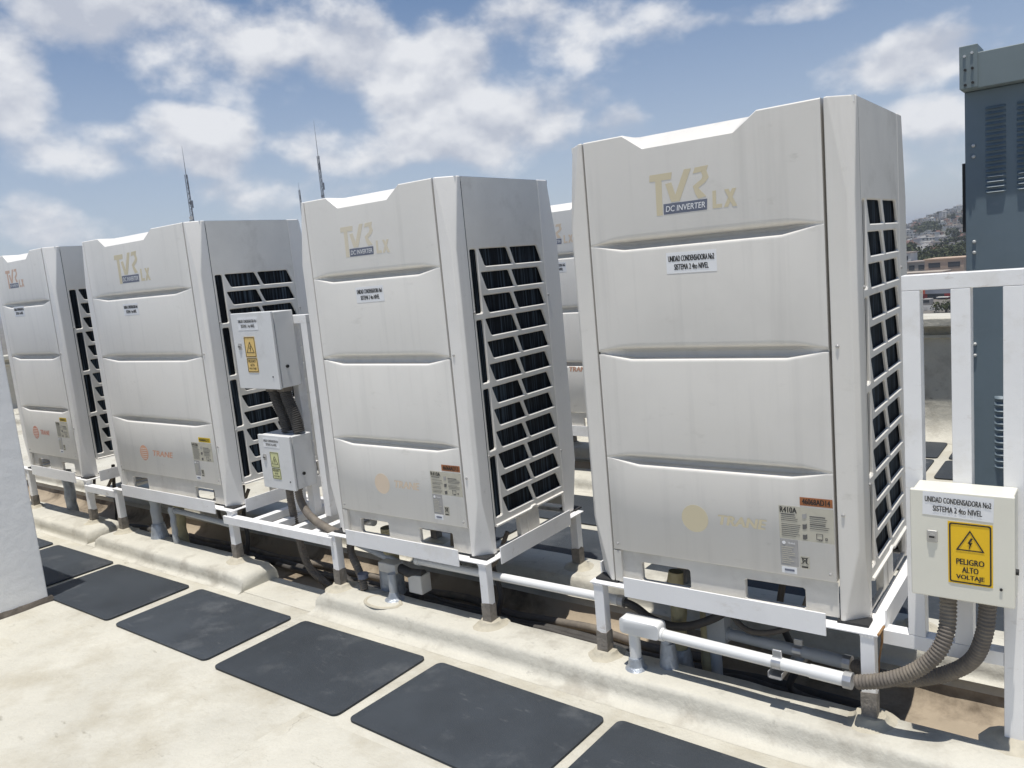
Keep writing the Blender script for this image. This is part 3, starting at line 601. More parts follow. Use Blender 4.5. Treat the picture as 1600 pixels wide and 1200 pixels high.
# bearing frames for enclosures
def tubebar(parent, x0, x1, y0, y1, z0, z1, name): return MB().box(x0, x1, y0, y1, z0, z1).build(name, 'white', parent, bevel=.002)
t = thing('post_frame', 'white square tube frame of three posts behind the cream switch enclosure', 'frame', (1.17, .09, 0))
tubebar(t, -.150, .158, -.024, .026, 1.4605, 1.505, 'top_rail')
tubebar(t, -.150, -.101, -.024, .026, .382, 1.460, 'post'); tubebar(t, -.021, .029, -.024, .026, .382, 1.460, 'post')
p = tubebar(t, .108, .158, -.024, .026, .088, 1.460, 'post'); collar(p, .133, 0, .087, .06, 2)
tubebar(t, -.228, .035, -.024, .026, .334, .3815, 'cross_rail')
tubebar(t, .0355, .1075, -.022, .024, .336, .380, 'cross_rail')
t = thing('post_frame', 'white ladder platform with posts between the wide and second nearest condensers', 'frame', (-2.08, .22, 0))
tubebar(t, -.52, .442, -.268, -.222, .318, .365, 'front_rail'); tubebar(t, -.52, .442, .19, .236, .318, .365, 'rear_rail')
for x in (-.27, -.09, .09, .255): tubebar(t, x - .024, x + .024, -.2215, .1895, .320, .363, 'cross_bar')
for x in (-.135, -.005, .130): tubebar(t, x - .025, x + .025, -.024, .026, .366, 1.4395, 'post')
tubebar(t, -.16, .155, -.024, .026, 1.440, 1.485, 'top_rail')
t = thing('link_rail', 'short white rail joining the wide stand to the leftmost stand', 'rail', (-4.13, -.015, .33)); tubebar(t, -.215, .215, -.024, .024, 0, .046, 'tube')
t = thing('link_rail', 'white rail running left from the leftmost stand behind the white wall', 'rail', (-5.6, -.02, .37)); tubebar(t, -.7, .24, -.024, .024, 0, .046, 'tube')
# ------------------------------------------------------------------ enclosures
def enclosure(loc, w, h, d, m, label, l1, l2, signm, style, lockx, glands):
    """box with door, lock, notice and voltage sign; loc = lower left front corner"""
    t = thing('switch_enclosure', label, 'electrical box', loc, 0, 'switch enclosures')
    MB().box(0.004, w - .004, .022, d, 0.004, h - .004).build('body', m, t, bevel=.004)
    MB().box(.010, w - .010, .016, .0225, .010, h - .010).build('gasket', 'dark', t)
    dr = MB().box(0, w, 0, .0165, 0, h).build('door', m, t, bevel=.004)
    lk = MB().box(lockx - .014, lockx + .014, -.004, .001, h * .52, h * .52 + .036).build('lock', 'lock', dr, bevel=.003)
    b = MB(); b.tube([(lockx, -.003, h * .52 + .018), (lockx, -.008, h * .52 + .018)], .009, 12); b.build('lock_barrel', 'lock', dr); MB().box(lockx - .007, lockx + .007, -.0095, -.0075, h * .52 + .0155, h * .52 + .0205).build('keyhole', 'black', dr)
    sw = w * .68 if style == 'wide' else w * .50; sh = sw * .385; sx = w * (.13 + .34 if style == 'wide' else .42); sz = h * .875 if style == 'wide' else h * .86
    p = flat('name_sticker', [rect(-sw / 2, sw / 2, -sh / 2, sh / 2)], 0, 'paper', dr); p.location = (sx, -.0006, sz)
    if style == 'wide': p.rotation_euler.y = .03
    text(l1, sw * .93, sh * .24, 0, -.0018, sh * .19, 'black', p, bold=.02); text(l2, sw * .69, sh * .24, 0, -.0018, -sh * .19, 'black', p, bold=.02)
    def sign(x0, x1, z0, z1, both):
        g = flat('warning_sign', [rect(x0, x1, z0, z1)] , -.0006, signm, dr); k = x1 - x0
        zb = z0 if both else z0
        r = .03 * k; o = rrect(x0 + k * .03, x1 - k * .03, z0 + k * .03, z1 - k * .03, k * .06); i = rrect(x0 + k * .065, x1 - k * .065, z0 + k * .065, z1 - k * .065, k * .04)
        flat('sign_border', ring(o, i), -.0018, 'black', g, th=.0004)
        return g
    def tri(g, cx, cz, s, i=0):
        def T3(q): return [(cx - q * .5 * s, cz - q * .29 * s), (cx + q * .5 * s, cz - q * .29 * s), (cx, cz + q * .577 * s)]
        flat('triangle', ring(T3(1), T3(.84)), -.0019, 'black', g, th=.0004)
        flat('bolt', [[(cx + .03 * s, cz + .26 * s), (cx - .09 * s, cz + .02 * s), (cx - .005 * s, cz + .04 * s), (cx + .10 * s, cz + .24 * s)], [(cx - .07 * s, cz + .06 * s), (cx + .005 * s, cz - .07 * s), (cx + .09 * s, cz + .06 * s)], [(cx - .0 * s, cz + .01 * s), (cx + .05 * s, cz + .01 * s), (cx - .02 * s, cz - .20 * s), (cx - .05 * s, cz - .20 * s)]], -.0021, 'black', g, th=.0004)
    if style == 'wide':
        x0 = w * .375; x1 = w * .80; z1 = h * .735; z0 = h * .165; g = sign(x0, x1, z0, z1, True); k = x1 - x0; hh = z1 - z0; cx = (x0 + x1) / 2
        tri(g, cx, z0 + hh * .66, k * .64)
        for q, (s, ww) in enumerate((('PELIGRO', .62), ('ALTO', .36), ('VOLTAJE', .63))): text(s, k * ww, hh * .092, cx, -.0019, z0 + hh * (.365 - q * .13), 'black', g, bold=.035)
    else:
        k = w * .27; x0 = w * .27 if style == 'tall' else w * .33; x1 = x0 + k; zt = h * .69; zb = zt - k * 1.15; g = sign(x0, x1, zb, zt, False); tri(g, (x0 + x1) / 2, zb + k * .46, k * .72)
        g2 = sign(x0 + .002, x1 + .002, zb - k * .85, zb - .003, False)
        for q, (s, ww) in enumerate((('PELIGRO', .66), ('ALTO', .38), ('VOLTAJE', .66))): text(s, k * ww, k * .13, (x0 + x1) / 2, -.0019, zb - k * (.22 + q * .21), 'black', g2, bold=.03)
    b = MB(); b.tube([(w * .875, -.001, h * .165), (w * .875, -.004, h * .165)], .004, 8); b.build('rivet', 'black', dr)
    b = MB(); b.tube([(w - .004, d * .45, h * .28), (w + .004, d * .45, h * .28)], .009, 10); b.build('plug', 'black', t)
    for gx, gy, r in glands:
        b = MB(); b.tube([(gx, gy, .004), (gx, gy, -.02)], r * 1.22, 8); b.build('gland', 'conduit', t)
    return t
BX = (1.056, -.052, .572)
enclosure(BX, .262, .322, .116, 'cream', 'cream switch enclosure with large yellow warning sign, on posts at the right', 'UNIDAD CONDENSADORA No2', 'SISTEMA 2 4to NIVEL', 'yellow', 'wide', .058, [(.088, .06, .023), (.190, .06, .023)])
enclosure((-2.39, .05, 1.103), .365, .418, .145, 'lgrey', 'large upper grey enclosure with faded orange warning sign beside the wide condenser', 'UNIDAD CONDENSADORA No1', 'SISTEMA 1 4to NIVEL', 'pyellow', 'tall', .055, [(.20, .075, .035), (.30, .075, .035)])
enclosure((-2.285, .045, .545), .283, .302, .15, 'lgrey', 'small lower grey enclosure with pale green warning sign beside the wide condenser', 'UNIDAD CONDENSADORA No1', 'SISTEMA 2 4to NIVEL', 'gyellow', 'low', .045, [(.12, .075, .022), (.20, .075, .022)])
# ------------------------------------------------------------------ conduits and pipes
def tagged(o, label, cat, group=None): return tag(o, label, cat, group)
def on(px, py, Y):
    d = ray(px, py); return CAM + d * ((Y - CAM.y) / d.y)
h1 = [(BX[0] + .088, .008, .56), on(1479, 985, -.02), on(1462, 1023, -.04), on(1425, 1050, -.05), on(1380, 1063, -.055), on(1338, 1066, -.055)]
tagged(hose('flexible_conduit', h1, .024, 'conduit'), 'ribbed brown hose from the cream enclosure to the near white pipe', 'conduit', 'flexible conduits')
h2 = [(BX[0] + .190, .008, .56), on(1538, 990, .0), on(1520, 1030, .015), on(1480, 1052, .04), on(1420, 1062, .07), on(1375, 1056, .12), on(1335, 1040, .17)]
tagged(hose('flexible_conduit', h2, .024, 'conduit'), 'second ribbed brown hose from the cream enclosure, curving behind the first', 'conduit', 'flexible conduits')
def straight(name, a, b_, r, m, label, cat='pipe', clamps=(), lb=True):
    a = Vector(a); b_ = Vector(b_); d = (b_ - a).normalized(); t = thing(name, label, cat, (0, 0, 0))
    MB().tube([a, b_], r, 16).build('pipe_run', m, t, smooth=True, ang=50)
    MB().tube([b_ - d * .12, b_ - d * .008], r * 1.10, 16).build('coupling', m, t, smooth=True, ang=50)
    MB().tube([b_ - d * .014, b_ + d * .012], r * 1.32, 10).build('locknut', 'zinc', t)
    if lb:
        MB().tube([a - d * .004, a + d * .022], r * 1.2, 14).build('bushing', m, t, smooth=True, ang=50)
    for k in clamps:
        p = a.lerp(b_, k); MB().tube([p - d * .016, p + d * .016], r * 1.10, 16).build('strap', 'zinc', t)
        MB().box(p.x - .016, p.x + .016, p.y - .004, p.y + .006, p.z + r * .9, p.z + r * .9 + .028).build('strap_ear', 'zinc', t, bevel=.004)
        b = MB(); b.box(p.x - .024, p.x + .024, p.y - .03, p.y + .45 if False else p.y + .03, p.z - r * 1.1 - .022, p.z - r * 1.1 - .019); b.box(p.x - .024, p.x - .021, p.y - .03, p.y + .03, p.z - r * 1.1 - .022, p.z - r * 1.1); b.box(p.x + .021, p.x + .024, p.y - .03, p.y + .03, p.z - r * 1.1 - .022, p.z - r * 1.1); b.build('strut_channel', 'zinc', t)
    return t
def lb_body(t, c, w, hgt, m, foot_z, r=.022):
    """conduit body with rounded cover, spigot and a stub down to the roof"""
    x, y, z = c; P = rrect(-w, .0, -hgt / 2, hgt / 2, .015, 4)
    b = MB(); b.loft([[(x + u * k0 , y + dy, z + v * k0) for u, v in P] for dy, k0 in ((-.03, .9), (-.026, 1), (.026, 1), (.03, .9))]); b.build('conduit_body', m, t, smooth=True, ang=40)
    b = MB(); b.tube([(x - w * .72, y, z - hgt * .4), (x - w * .72, y, foot_z + .03)], r, 14); b.build('stub', m, t, smooth=True, ang=50)
    b = MB(); b.tube([(x - w * .72, y, foot_z + .045), (x - w * .72, y, foot_z + .012), (x - w * .72, y, foot_z - .004)], lambda s: .027 + .022 * s ** 2, 16); b.build('taped_foot', 'tape', t, smooth=True)
p0 = on(1030, 990, -.04); p1 = on(1326, 1063, -.055)
t = straight('conduit_pipe', p0, p1, .0205, 'pipe', 'white conduit pipe running in front under the nearest condenser', clamps=(.66,)); lb_body(t, (p0.x + .012, p0.y, p0.z + .014), .165, .062, 'pipe', .088)
q0 = on(1133, 989, .2); q1 = on(1325, 1036, .185)
t = straight('conduit_pipe', q0, q1, .0215, 'gpipe', 'grey shaded conduit pipe behind the white one under the nearest condenser', clamps=(.62,)); lb_body(t, (q0.x + .012, q0.y, q0.z + .03), .075, .15, 'gpipe', -.12)
a = on(580, 868, .10); 
t = straight('conduit_pipe', on(652, 876, .085), on(972, 939, .06), .0185, 'pipe', 'thin white conduit between the legs of the two nearest stands', lb=True)
tagged(hose('flexible_conduit', [on(965, 937, .06), on(992, 948, .07), on(1020, 968, .085), on(1058, 979, .10), on(1100, 972, .12), on(1135, 950, .15), (.34, .2, .40)], .016, 'conduit_d', smooth_hose=True), 'sagging smooth dark hose under the nearest condenser', 'conduit', 'flexible conduits')
def riser(x, y, z0, z1, r, m, label, tape=True):
    t = thing('refrigerant_riser', label, 'pipe', (x, y, z0), 0, 'refrigerant risers')
    c = [(.004 * math.sin(k * 1.3), .004 * math.cos(k * 1.7), (z1 - z0) * k / 10) for k in range(11)]
    MB().tube(c, lambda s: r * (1 + .07 * math.sin(s * 23)), 14).build('insulated_pipe', m, t, smooth=True)
    if tape: MB().tube([(0, 0, -.003), (0, 0, .03), (0, 0, .07), (0, 0, .10)], lambda s: r * (1.75 - .55 * s), 14).build('tape_wrap', 'tape', t, smooth=True)
    return t
riser(.175, .16, .0, .415, .03, 'insul', 'yellowed insulated riser with silver tape under the nearest condenser'); riser(.27, .21, -.12, .415, .028, 'insul', 'second yellowed riser beside the taped one under the nearest condenser', False)
tt = riser(.19, .03, .083, .20, .022, 'tape', 'stub wrapped in crumpled silver tape on the front plinth under the nearest condenser')
riser(-3.50, .02, .083, .40, .034, 'gpipe', 'thick grey riser under the left part of the wide condenser'); riser(-3.36, .10, -.12, .40, .034, 'insul', 'yellowed riser behind the thick grey one'); riser(-3.26, .0, .083, .33, .018, 'gpipe', 'thin grey riser under the middle of the wide condenser', False)
riser(-4.95, .10, -.12, .40, .04, 'tape', 'silver wrapped riser under the leftmost condenser')
t = straight('conduit_pipe', (-3.25, .02, .30), (-2.60, .02, .285), .017, 'gpipe', 'grey conduit under the wide condenser')
for i, (x0, x1, y, z, r, m, lab) in enumerate(((-4.6, -2.9, .26, -.085, .030, 'insul', 'long yellowed insulated line lying in the gully'), (-4.6, .85, .36, -.09, .024, 'conduit_d', 'long black cable lying in the middle of the gully'), (-3.9, .2, .46, -.095, .020, 'conduit', 'long brown line lying at the back of the gully'), (-2.6, .9, .27, -.045, .014, 'conduit_d', 'thin black cable lying on the other lines in the gully'))):
    n = 26; tagged(hose('gully_line', [(x0 + (x1 - x0) * k / n, y + .05 * noise.noise((k * .5, i * 3.3, 0)), z + .012 * noise.noise((k * .7, i, 4))) for k in range(n + 1)], r, m, smooth_hose=True), lab, 'cable', 'lines in the gully')
for i, (x, lab) in enumerate(((.55, 'under the nearest condenser'), (-.85, 'under the second nearest condenser'), (-2.9, 'under the wide condenser'), (-4.6, 'under the leftmost condenser'))):
    tagged(hose('drop_cable', [(x, .30, .42), (x - .02, .29, .25), (x + .05, .25, .10), (x + .02, .26, -.02), (x + .16, .30, -.075)], .013, 'conduit_d', smooth_hose=True), 'looped black cable hanging ' + lab, 'cable', 'hanging cables')
    tagged(hose('drop_cable', [(x - .22, .26, .42), (x - .22, .24, .30), (x - .10, .18, .22), (x + .06, .20, .27), (x + .12, .26, .42)], .011, 'conduit', smooth_hose=True), 'sagging brown cable loop ' + lab, 'cable', 'hanging cables')
# enclosures of the left frame
for x, lab in ((-2.19, 'left dark hose from the upper to the lower grey enclosure'), (-2.09, 'right dark hose from the upper to the lower grey enclosure')):
    tagged(hose('flexible_conduit', [(x, .125, 1.09), (x + .01, .13, 1.03), (x + .04, .14, .93), (x + .055, .14, .85)], .034, 'conduit_d'), lab, 'conduit', 'flexible conduits')
tagged(hose('flexible_conduit', [(-2.165, .12, .54), (-2.165, .12, .46), (-2.165, .125, .37), (-2.155, .13, .25), (-2.11, .15, .05), (-1.95, .2, -.085)], .022, 'conduit'), 'upright ribbed hose below the lower grey enclosure', 'conduit', 'flexible conduits')
tagged(hose('flexible_conduit', [(-2.085, .12, .54), (-2.07, .115, .47), (-1.99, .09, .415), (-1.86, .05, .39), (-1.72, .02, .375), (-1.64, .01, .37)], .022, 'conduit'), 'ribbed hose sweeping right from the lower grey enclosure', 'conduit', 'flexible conduits')
tagged(hose('flexible_conduit', [(-1.60, .06, .37), on(548, 860, .05), on(558, 885, .03), on(566, 905, .02), (-1.495, .01, .09)], .021, 'conduit'), 'short ribbed hose dropping to the plinth beside the left leg', 'conduit', 'flexible conduits')
b = MB(); b.tube([(-1.495, .01, .18), (-1.495, .01, .155)], .027, 12); tagged(b.build('hose_clip', 'slate', smooth=True, ang=40), 'blue grey clip on the short ribbed hose', 'clip')
tagged(hose('flexible_conduit', [(-2.05, .28, .02), (-1.9, .24, -.03), (-1.72, .2, -.05), (-1.5, .2, -.03), (-1.3, .2, .0)], .026, 'conduit_d'), 'dark ribbed hose lying low in the gully beneath the ladder platform', 'conduit', 'flexible conduits')
tagged(hose('flexible_conduit', [(-2.62, .45, .30), (-2.45, .42, .30), (-2.25, .40, .31), (-2.0, .35, .30), (-1.7, .3, .33)], .022, 'pipe', smooth_hose=True), 'pale smooth pipe crossing behind the ladder platform', 'conduit', 'flexible conduits')
# junction gear under the second condenser
t = thing('junction_box', 'taped grey junction gear hanging under the second nearest condenser', 'junction box', (-1.30, .06, .0))
MB().box(-.085, .035, -.04, .03, .205, .255).build('upper_box', 'base', t, bevel=.006); MB().box(.095, .185, -.02, .05, .12, .215).build('lower_box', 'base', t, bevel=.006)
MB().tube([(.03, 0, .225), (.10, .0, .21), (.18, .01, .215)], .024, 12).build('elbow', 'conduit_d', t, smooth=True)
MB().tube([(-.09, .05, .05), (-.095, .05, .10), (-.09, .05, .20)], .062, 14).build('wrapped_joint', 'tape', t, smooth=True); MB().tube([(-.09, .06, -.12), (-.09, .06, .40)], .04, 12).build('insulated_pipe', 'insul', t, smooth=True)
MB().tube([(0.03, -.06, .22), (0.03, -.06, .07)], .02, 12).build('drop_pipe', 'gpipe', t, smooth=True); MB().tube([(.03, -.06, .125), (.03, -.06, .1), (.03, -.06, .083)], lambda s: .022 + .04 * s ** 2, 16).build('taped_foot', 'tape', t, smooth=True)
MB().tube([(-.33, .03, .30), (.0, .03, .235)], .018, 12).build('feed_pipe', 'gpipe', t, smooth=True)
b = MB(); n = 40
b.loft([[(-1.30 + (.105 + w) * math.cos(6.2832 * i / n) * (1 + .1 * noise.noise((i * .3, 0, 0))), -.05 + (.062 + w * .8) * math.sin(6.2832 * i / n), .0905 + zz) for i in range(n)] for w, zz in ((.012, -.002), (.006, .003), (-.006, .003), (-.012, -.002))], cap=False); tagged(b.build('sealant_ring', 'collar', smooth=True), 'oval ring of grey sealant on the plinth below the second nearest condenser', 'sealant')
# ------------------------------------------------------------------ blue-grey cabinet at the right
CX, CY = .92, 1.90
t = thing('electrical_cabinet', 'tall blue grey louvred cabinet with overhanging cap behind the post frame', 'cabinet', (CX, CY, 0))
MB().box(0, 2.2, 0, 1.0, .06, 2.240).build('body', 'cab', t, bevel=.004); MB().box(.02, 2.18, .02, .98, 0, .06).build('plinth_frame', 'dark', t)
MB().box(-.004, 2.24, -.075, 1.05, 2.241, 2.397).build('cap', 'cap', t, bevel=.004); MB().box(-.008, .066, -.083, .10, 2.246, 2.434).build('cap_bracket', 'cap', t, bevel=.003)
for x, z in ((.014, 2.388), (.044, 2.398), (.016, 2.328), (.045, 2.331), (.016, 2.262), (.046, 2.268)):
    b = MB(); b.tube([(x, -.083, z), (x, -.09, z)], .006, 8); b.build('bolt', 'dark' if z < 2.38 else 'stud', t)
MB().box(-.014, -.001, .01, .03, 1.60, 1.92).build('hinge', 'dark', t)
for z in (1.995, 1.945, 1.55, 1.50, 1.06, 1.005):
    b = MB(); b.tube([(.035, -.001, z), (.035, -.008, z), (.035, -.012, z)], lambda s: .0085 * (1 - .5 * s ** 3), 10); b.build('bolt', 'stud', t, smooth=True, ang=40)
def louvre(x0, x1, z): 
    b = MB(); n = 10; rings = []
    for i in range(n + 1):
        u = i / n; x = x0 + (x1 - x0) * u; e = min(1, min(u, 1 - u) / .12); e = math.sin(e * math.pi / 2)
        rings.append([(x, -.0005, z + .006), (x, -.006 * e - .0005, z + .002), (x, -.015 * e - .0005, z - .007), (x, -.0005, z - .0075)])
    b.loft(rings); return b.build('louvre', 'cab', t, smooth=True, ang=40)
for c0 in (.084, .208, .332):
    for k in range(17): louvre(c0, c0 + .082, 2.155 - k * .0235)
for k in range(12): louvre(.115, .26, .80 - k * .031)
# ------------------------------------------------------------------ city beyond the parapet
GZ = -17.0
MT['street'] = mat('city_ground', (.16, .145, .125), .9, .2, .02, dirt=(.10, .11, .07, .8), dscale=.012, dlo=.45)
MT['hill'] = mat('hillside_soil', (.135, .12, .095), .95, .25, .012, dirt=(.06, .075, .045, .9), dscale=.018, dlo=.45, dhi=.6)
MT['leaf'] = mat('tree_foliage', (.06, .07, .03), .8, .35, .6, rnd=.3, spec=.2); MT['bark'] = mat('tree_bark', (.10, .08, .06), .9)
for nm, c in (('hw1', (.55, .53, .50)), ('hw2', (.42, .36, .30)), ('hw3', (.40, .25, .19)), ('hw4', (.62, .60, .56)), ('hw5', (.30, .28, .26)), ('hred', (.33, .04, .035)), ('horange', (.50, .37, .27)), ('hroof', (.36, .30, .26)), ('hwin', (.05, .055, .06)), ('hgrey', (.25, .26, .29)), ('hsign', (.55, .12, .07)), ('hgreen', (.20, .30, .14))): MT[nm] = mat('house_' + nm, c, .85, .08, .4)
o = MB().add([(-6500, -6500, GZ), (6500, -6500, GZ), (6500, 6500, GZ), (-6500, 6500, GZ)], [(0, 1, 2, 3)]).build('city_ground', 'street'); struct(o)
def hill_h(d, px):                            # ground height on the far slope, as seen in direction px
    t = min(1, max(0, (d - 450) / 870)); t = t * t * (3 - 2 * t)
    crest = 3.5 + (px - 1413) * .18 if px > 1413 else 3.5 + (px - 1413) * .03
    crest = max(0, min(crest, 60)); return GZ + 1 + t * (crest - GZ) + t * 4 * noise.noise((px * .02, d * .004, 3))
def hillpt(px, d):
    p = far(px, 350, d); p.z = hill_h(d, px); return p
b = MB(); cols = [1180 + i * 10 for i in range(58)]; ds = [450 + i * 43.5 for i in range(21)] + [1500, 1900]
b.loft([[tuple(hillpt(px, d) if d <= 1320 else Vector((*far(px, 350, d).xy, hill_h(1320, px) - (d - 1320) * .12))) for px in cols] for d in ds], cap=False, closed=False); struct(b.build('hill', 'hill', smooth=True, ang=0))
rng = random.Random(5)
def house_mesh(v):
    m = bpy.data.meshes.new('house'); b = MB(); r = random.Random(v); w, d, h = 5 + r.random() * 5, 6 + r.random() * 4, 3 + 3 * r.randint(1, 2)
    b.box(-w / 2, w / 2, -d / 2, d / 2, -3, h); b.box(-w / 2 - .15, w / 2 + .15, -d / 2 - .15, d / 2 + .15, h, h + .5)
    if r.random() < .6: b.box(-w / 4, w / 5, -d / 5, d / 3, h + .5, h + 2.6)
    nb = len(b.f)
    for s in range(int(h // 3)):
        for k in range(2): b.box(-w * .32 + k * w * .38, -w * .32 + k * w * .38 + 1.5, -d / 2 - .06, -d / 2 + .1, s * 3 + .9, s * 3 + 2.2)
    m.from_pydata(b.v, [], b.f); m.materials.append(MT['hw%d' % (v % 5 + 1)]); m.materials.append(MT['hwin'])
    for i, p in enumerate(m.polygons): p.material_index = 1 if i >= nb else 0
    return m
HM = [house_mesh(v) for v in range(10)]
for i in range(230):
    px = rng.uniform(1395, 1525); d = rng.uniform(470, 1290); p = hillpt(px, d)
    o = bpy.data.objects.new('house', HM[i % 10]); COL.objects.link(o); o.location = p; o.rotation_euler.z = rng.uniform(-.5, .8); s = rng.uniform(.6, 1.0); o.scale = (s, s, s * .7); tag(o, 'small flat roofed house among many on the far hillside', 'house', 'houses on the far hillside')
def leafy(name, pos, h, w, seed, label, group, n=900, leaf=.35):
    r = random.Random(seed); t = thing(name, label, 'tree', pos, 0, group); th = h * .35
    b = MB(); b.tube([(0, 0, -.5), (.1 * w * .1, 0, th * .6), (.0, .1, th * 1.2)], lambda s: w * .05 * (1.2 - .6 * s), 8)
    for k in range(6):
        a = k * 1.05 + r.random(); b.tube([(0, 0, th * .8), (w * .16 * math.cos(a), w * .16 * math.sin(a), h * .55), (w * .3 * math.cos(a), w * .3 * math.sin(a), h * .75)], lambda s: w * .022 * (1.1 - .8 * s), 5)
    b.build('trunk', 'bark', t)
    clumps = [(r.gauss(0, w * .22), r.gauss(0, w * .22), h * (.45 + .45 * r.random()), w * (.10 + .12 * r.random())) for _ in range(22)]; b = MB()
    for k in range(n):
        cx, cy, cz, cr = clumps[k % 22]; u = Vector((r.gauss(0, 1), r.gauss(0, 1), r.gauss(0, 1))).normalized() * cr * (.55 + .5 * r.random()); c = Vector((cx, cy, cz)) + u
        e1 = Vector((r.gauss(0, 1), r.gauss(0, 1), r.gauss(0, .6))).normalized() * leaf * (.6 + .7 * r.random()); e2 = e1.cross(Vector((r.gauss(0, 1), r.gauss(0, 1), r.gauss(0, 1)))).normalized() * leaf * (.5 + .5 * r.random())
        b.quad(c - e1 - e2 * .3, c + e2, c + e1 + e2 * .2, c - e2)
    me = bpy.data.meshes.new('crown'); me.from_pydata(b.v, [], b.f); link('crown', me, 'leaf', t); return t
for i, (px, py, d, hh, w, lab) in enumerate(((1428, 400, 385, 13, 17, 'dark round tree at the left of the tree belt beyond the parapet'), (1446, 396, 410, 13, 16, 'tree second from left in the belt beyond the parapet'), (1466, 390, 390, 16, 19, 'tallest broad tree in the middle of the belt beyond the parapet'), (1484, 391, 412, 15, 17, 'tree right of the tallest one in the belt beyond the parapet'), (1503, 389, 385, 15, 18, 'rightmost tree of the belt, beside the cabinet edge'), (1417, 412, 350, 8, 8, 'small low tree beside the nearest condenser edge'), (1455, 404, 345, 7, 9, 'low olive bush tree in front of the belt'))):
    p = far(px, py, d); z = p.z - hh; leafy('broadleaf_tree', (p.x, p.y, GZ), (p.z - GZ) * 1.08, w, 40 + i, lab, 'trees beyond the parapet', 1500, .55)
for i in range(26):
    px = rng.uniform(1405, 1520); d = rng.uniform(440, 1250); p = hillpt(px, d); leafy('broadleaf_tree', p, rng.uniform(6, 11), rng.uniform(6, 12), 90 + i, 'dark tree among the houses on the far hillside', 'trees on the far hillside', 220, 1.0)
def block(name, px, py, d, w, h, dep, m, label, cat='building', roof='hroof', wins=3, rot=-.17, floors=1):
    p = far(px, py, d); t = thing(name, label, cat, (p.x, p.y, GZ), rot); H_ = p.z - GZ
    MB().box(-w / 2, w / 2, 0, dep, 0, H_).build('wall', m, t); MB().box(-w / 2 - .3, w / 2 + .3, -.3, dep + .3, H_, H_ + .35).build('roof', roof, t)
    for f in range(floors):
        for k in range(wins):
            x = -w / 2 + w * (k + .5) / wins; MB().box(x - w / wins * .3, x + w / wins * .3, -.08, .05, H_ - 2.6 - f * 3.2, H_ - 1.0 - f * 3.2).build('window', 'hwin', t)
    return t, H_
block('city_building', 1475, 405, 300, 12, 0, 10, 'horange', 'orange walled low building in front of the trees', wins=2, roof='horange'); block('city_building', 1447, 409, 320, 13, 0, 8, 'hw2', 'tan roofed shed left of the orange building', wins=4)
block('city_building', 1412, 396, 330, 5, 0, 6, 'hw4', 'narrow white building beside the nearest condenser edge', wins=1); block('city_building', 1503, 410, 315, 9, 0, 8, 'hgrey', 'grey sheds right of the orange building', wins=3, roof='hw5')
t, Hb = block('city_building', 1462, 452, 236, 34, 0, 12, 'hred', 'dark red building with a grey fascia framed by the white posts', wins=5, roof='hgrey')
MB().box(-17.1, 17.1, -.5, -.02, Hb - 1.1, Hb - .05).build('fascia', 'hgrey', t); MB().box(-4.2, -2.4, -.6, -.51, Hb - 1.1, Hb - .05).build('fascia_sign', 'hsign', t); MB().box(.8, 3.6, -2.0, -.05, Hb - 2.1, Hb - 1.9).build('awning', 'hw4', t)
block('city_building', 1436, 447, 258, 8, 0, 6, 'horange', 'small orange rooftop above the red building', wins=2, roof='horange'); block('city_building', 1464, 445, 272, 16, 0, 6, 'hw1', 'pale rooftop with clutter behind the red building', wins=7, roof='hgreen')
block('city_building', 1490, 428, 285, 20, 0, 8, 'hw5', 'dark grey roofed building between trees and red building', wins=5)
block('city_building', 1425, 428, 292, 18, 0, 8, 'hw3', 'brick toned building left of the dark grey roof', wins=4, roof='hw2')
p = far(1462, 477, 204); t = thing('boundary_wall', 'long white boundary wall in front of the red building', 'wall', (p.x, p.y, GZ), -.17); MB().box(-22, 22, 0, .25, 0, p.z - GZ).build('wall_face', 'hw4', t)
for k in range(24): MB().box(-16 + k * 1.35, -15.3 + k * 1.35, -.06, -.001, p.z - GZ - 1.0, p.z - GZ - .35).build('opening', 'hw1', t)
p = far(1478, 480, 198); leafy('broadleaf_tree', (p.x, p.y, GZ), p.z - GZ + 1.2, 5, 77, 'small green bush in front of the white boundary wall', 'trees beyond the parapet', 700, .22)
p = far(1447, 473, 214); t = thing('parked_truck', 'dark van parked in front of the dark red building', 'truck', (p.x, p.y, GZ), -.17)
MB().box(-.9, .9, 0, 2.2, .3, 1.9).build('body', 'hw5', t, bevel=.12); MB().box(-.75, .75, -.03, .1, 1.0, 1.65).build('windscreen', 'hwin', t)
for sx in (-.75, .75): b = MB(); b.tube([(sx - .12, .6, .36), (sx + .12, .6, .36)], .36, 12); b.build('wheel', 'rubber', t)
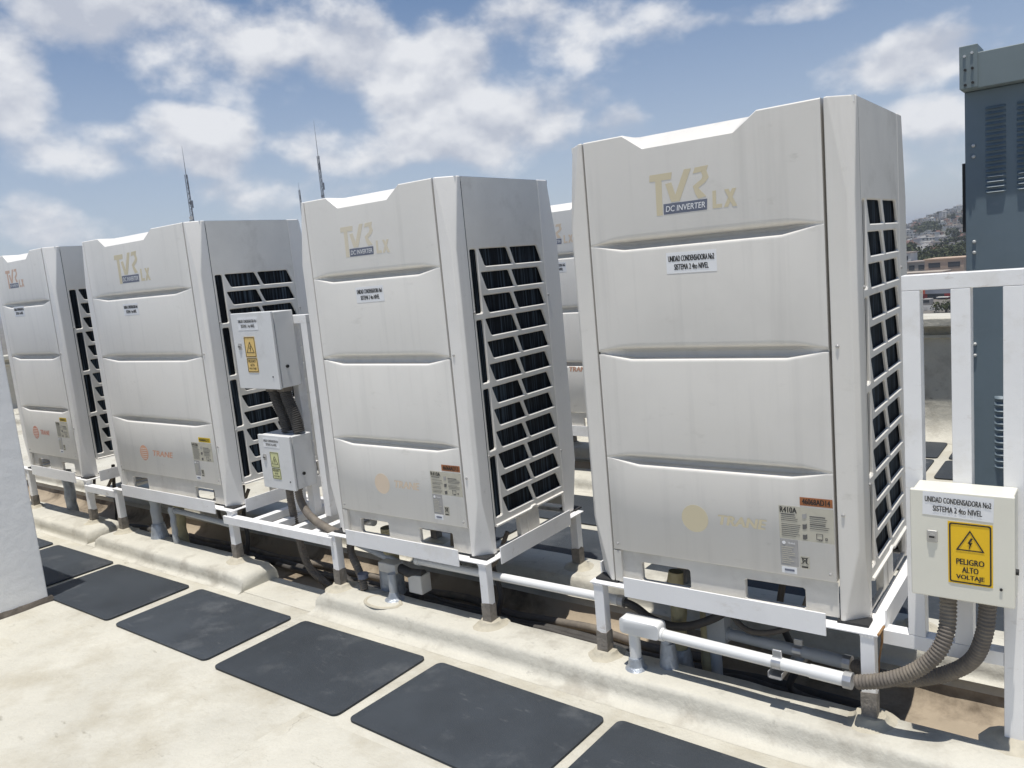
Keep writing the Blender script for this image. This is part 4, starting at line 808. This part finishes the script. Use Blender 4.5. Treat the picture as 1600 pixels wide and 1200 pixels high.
# telecom masts
MT['steel'] = mat('mast_steel', (.20, .21, .23), .6)
def mast(px, ptop, pbase, d, w, label, dishes, whip):
    top = far(px, ptop, d); t = thing('telecom_mast', label, 'antenna mast', (top.x, top.y, GZ), .3, 'telecom masts'); Ht = top.z - GZ; Hm = Ht - whip; b = MB()
    def leg_at(k, z): f = w * (.55 + .45 * (1 - z / Hm)); return Vector((f * math.cos(2.094 * k), f * math.sin(2.094 * k), z))
    for k in range(3): b.tube([leg_at(k, 0), leg_at(k, Hm)], .085, 5)
    nz = int((Hm - 15) / (w * 2.0))
    for i in range(nz):
        z0 = 15 + (Hm - 15) * i / nz; z1 = 15 + (Hm - 15) * (i + 1) / nz
        for k in range(3): b.tube([leg_at(k, z0), leg_at((k + 1) % 3, z1)], .045, 4); b.tube([leg_at(k, z1), leg_at((k + 1) % 3, z1)], .045, 4)
    b.build('lattice', 'steel', t); MB().tube([(0, 0, Hm - .5), (0, 0, Hm + whip * .5), (0, 0, Ht)], lambda s: .10 * (1 - .75 * s), 6).build('whip', 'steel', t)
    MB().box(-w * 1.6, w * 1.6, -w * 1.6, w * 1.6, 0, 14.9).build('mast_base', 'hw5', t)
    for z, a, r in dishes:
        c = leg_at(int(a) % 3, Hm * z) * 1.0; d_ = Vector((math.cos(a), math.sin(a), 0)); c = Vector((d_.x * w * .8, d_.y * w * .8, Hm * z)); b = MB(); b.tube([c, c + d_ * r * .5, c + d_ * r * .8], lambda s: r * (.8 + .3 * s), 12); b.build('drum_antenna', 'hw4' if r > .4 else 'steel', t, smooth=True, ang=40)
    for i in range(5):
        z = Hm * (.55 + .1 * i); a = i * 2.1; b = MB(); x, y = w * 1.1 * math.cos(a), w * 1.1 * math.sin(a); b.box(x - .12, x + .12, y - .12, y + .12, z - .9, z + .9); b.build('panel_antenna', 'steel', t)
    return t
mast(284, 228, 340, 220, .62, 'left lattice mast rising behind the wide condenser', ((.60, -1.0, .55), (.66, 1.9, .4), (.72, .3, .35), (.78, -1.2, .45), (.86, 2.2, .35)), 7)
mast(490, 188, 305, 220, .58, 'tallest lattice mast rising behind the second nearest condenser', ((.58, -1.0, .5), (.585, 1.0, .5), (.64, -.5, .4), (.74, .8, .4), (.80, -1.2, .35)), 9)
mast(466, 285, 312, 330, .6, 'short distant mast left of the tallest one', ((.8, -1.0, .5), (.9, .8, .5)), 3)

# ------------------------------------------------------------------ city haze
hm = bpy.data.materials.new('haze_air'); hm.use_nodes = True; N = hm.node_tree.nodes; N.remove(N['Principled BSDF']); v = N.new('ShaderNodeVolumePrincipled'); v.inputs['Color'].default_value = (.80, .86, .95, 1); v.inputs['Density'].default_value = .00026; v.inputs['Anisotropy'].default_value = .1
hm.node_tree.links.new(v.outputs[0], N['Material Output'].inputs['Volume'])
o = MB().box(-6600, 6600, -6600, 6600, GZ - 1.2, 75).build('haze', hm); tag(o, 'pale city haze over everything', 'haze', kind='stuff')
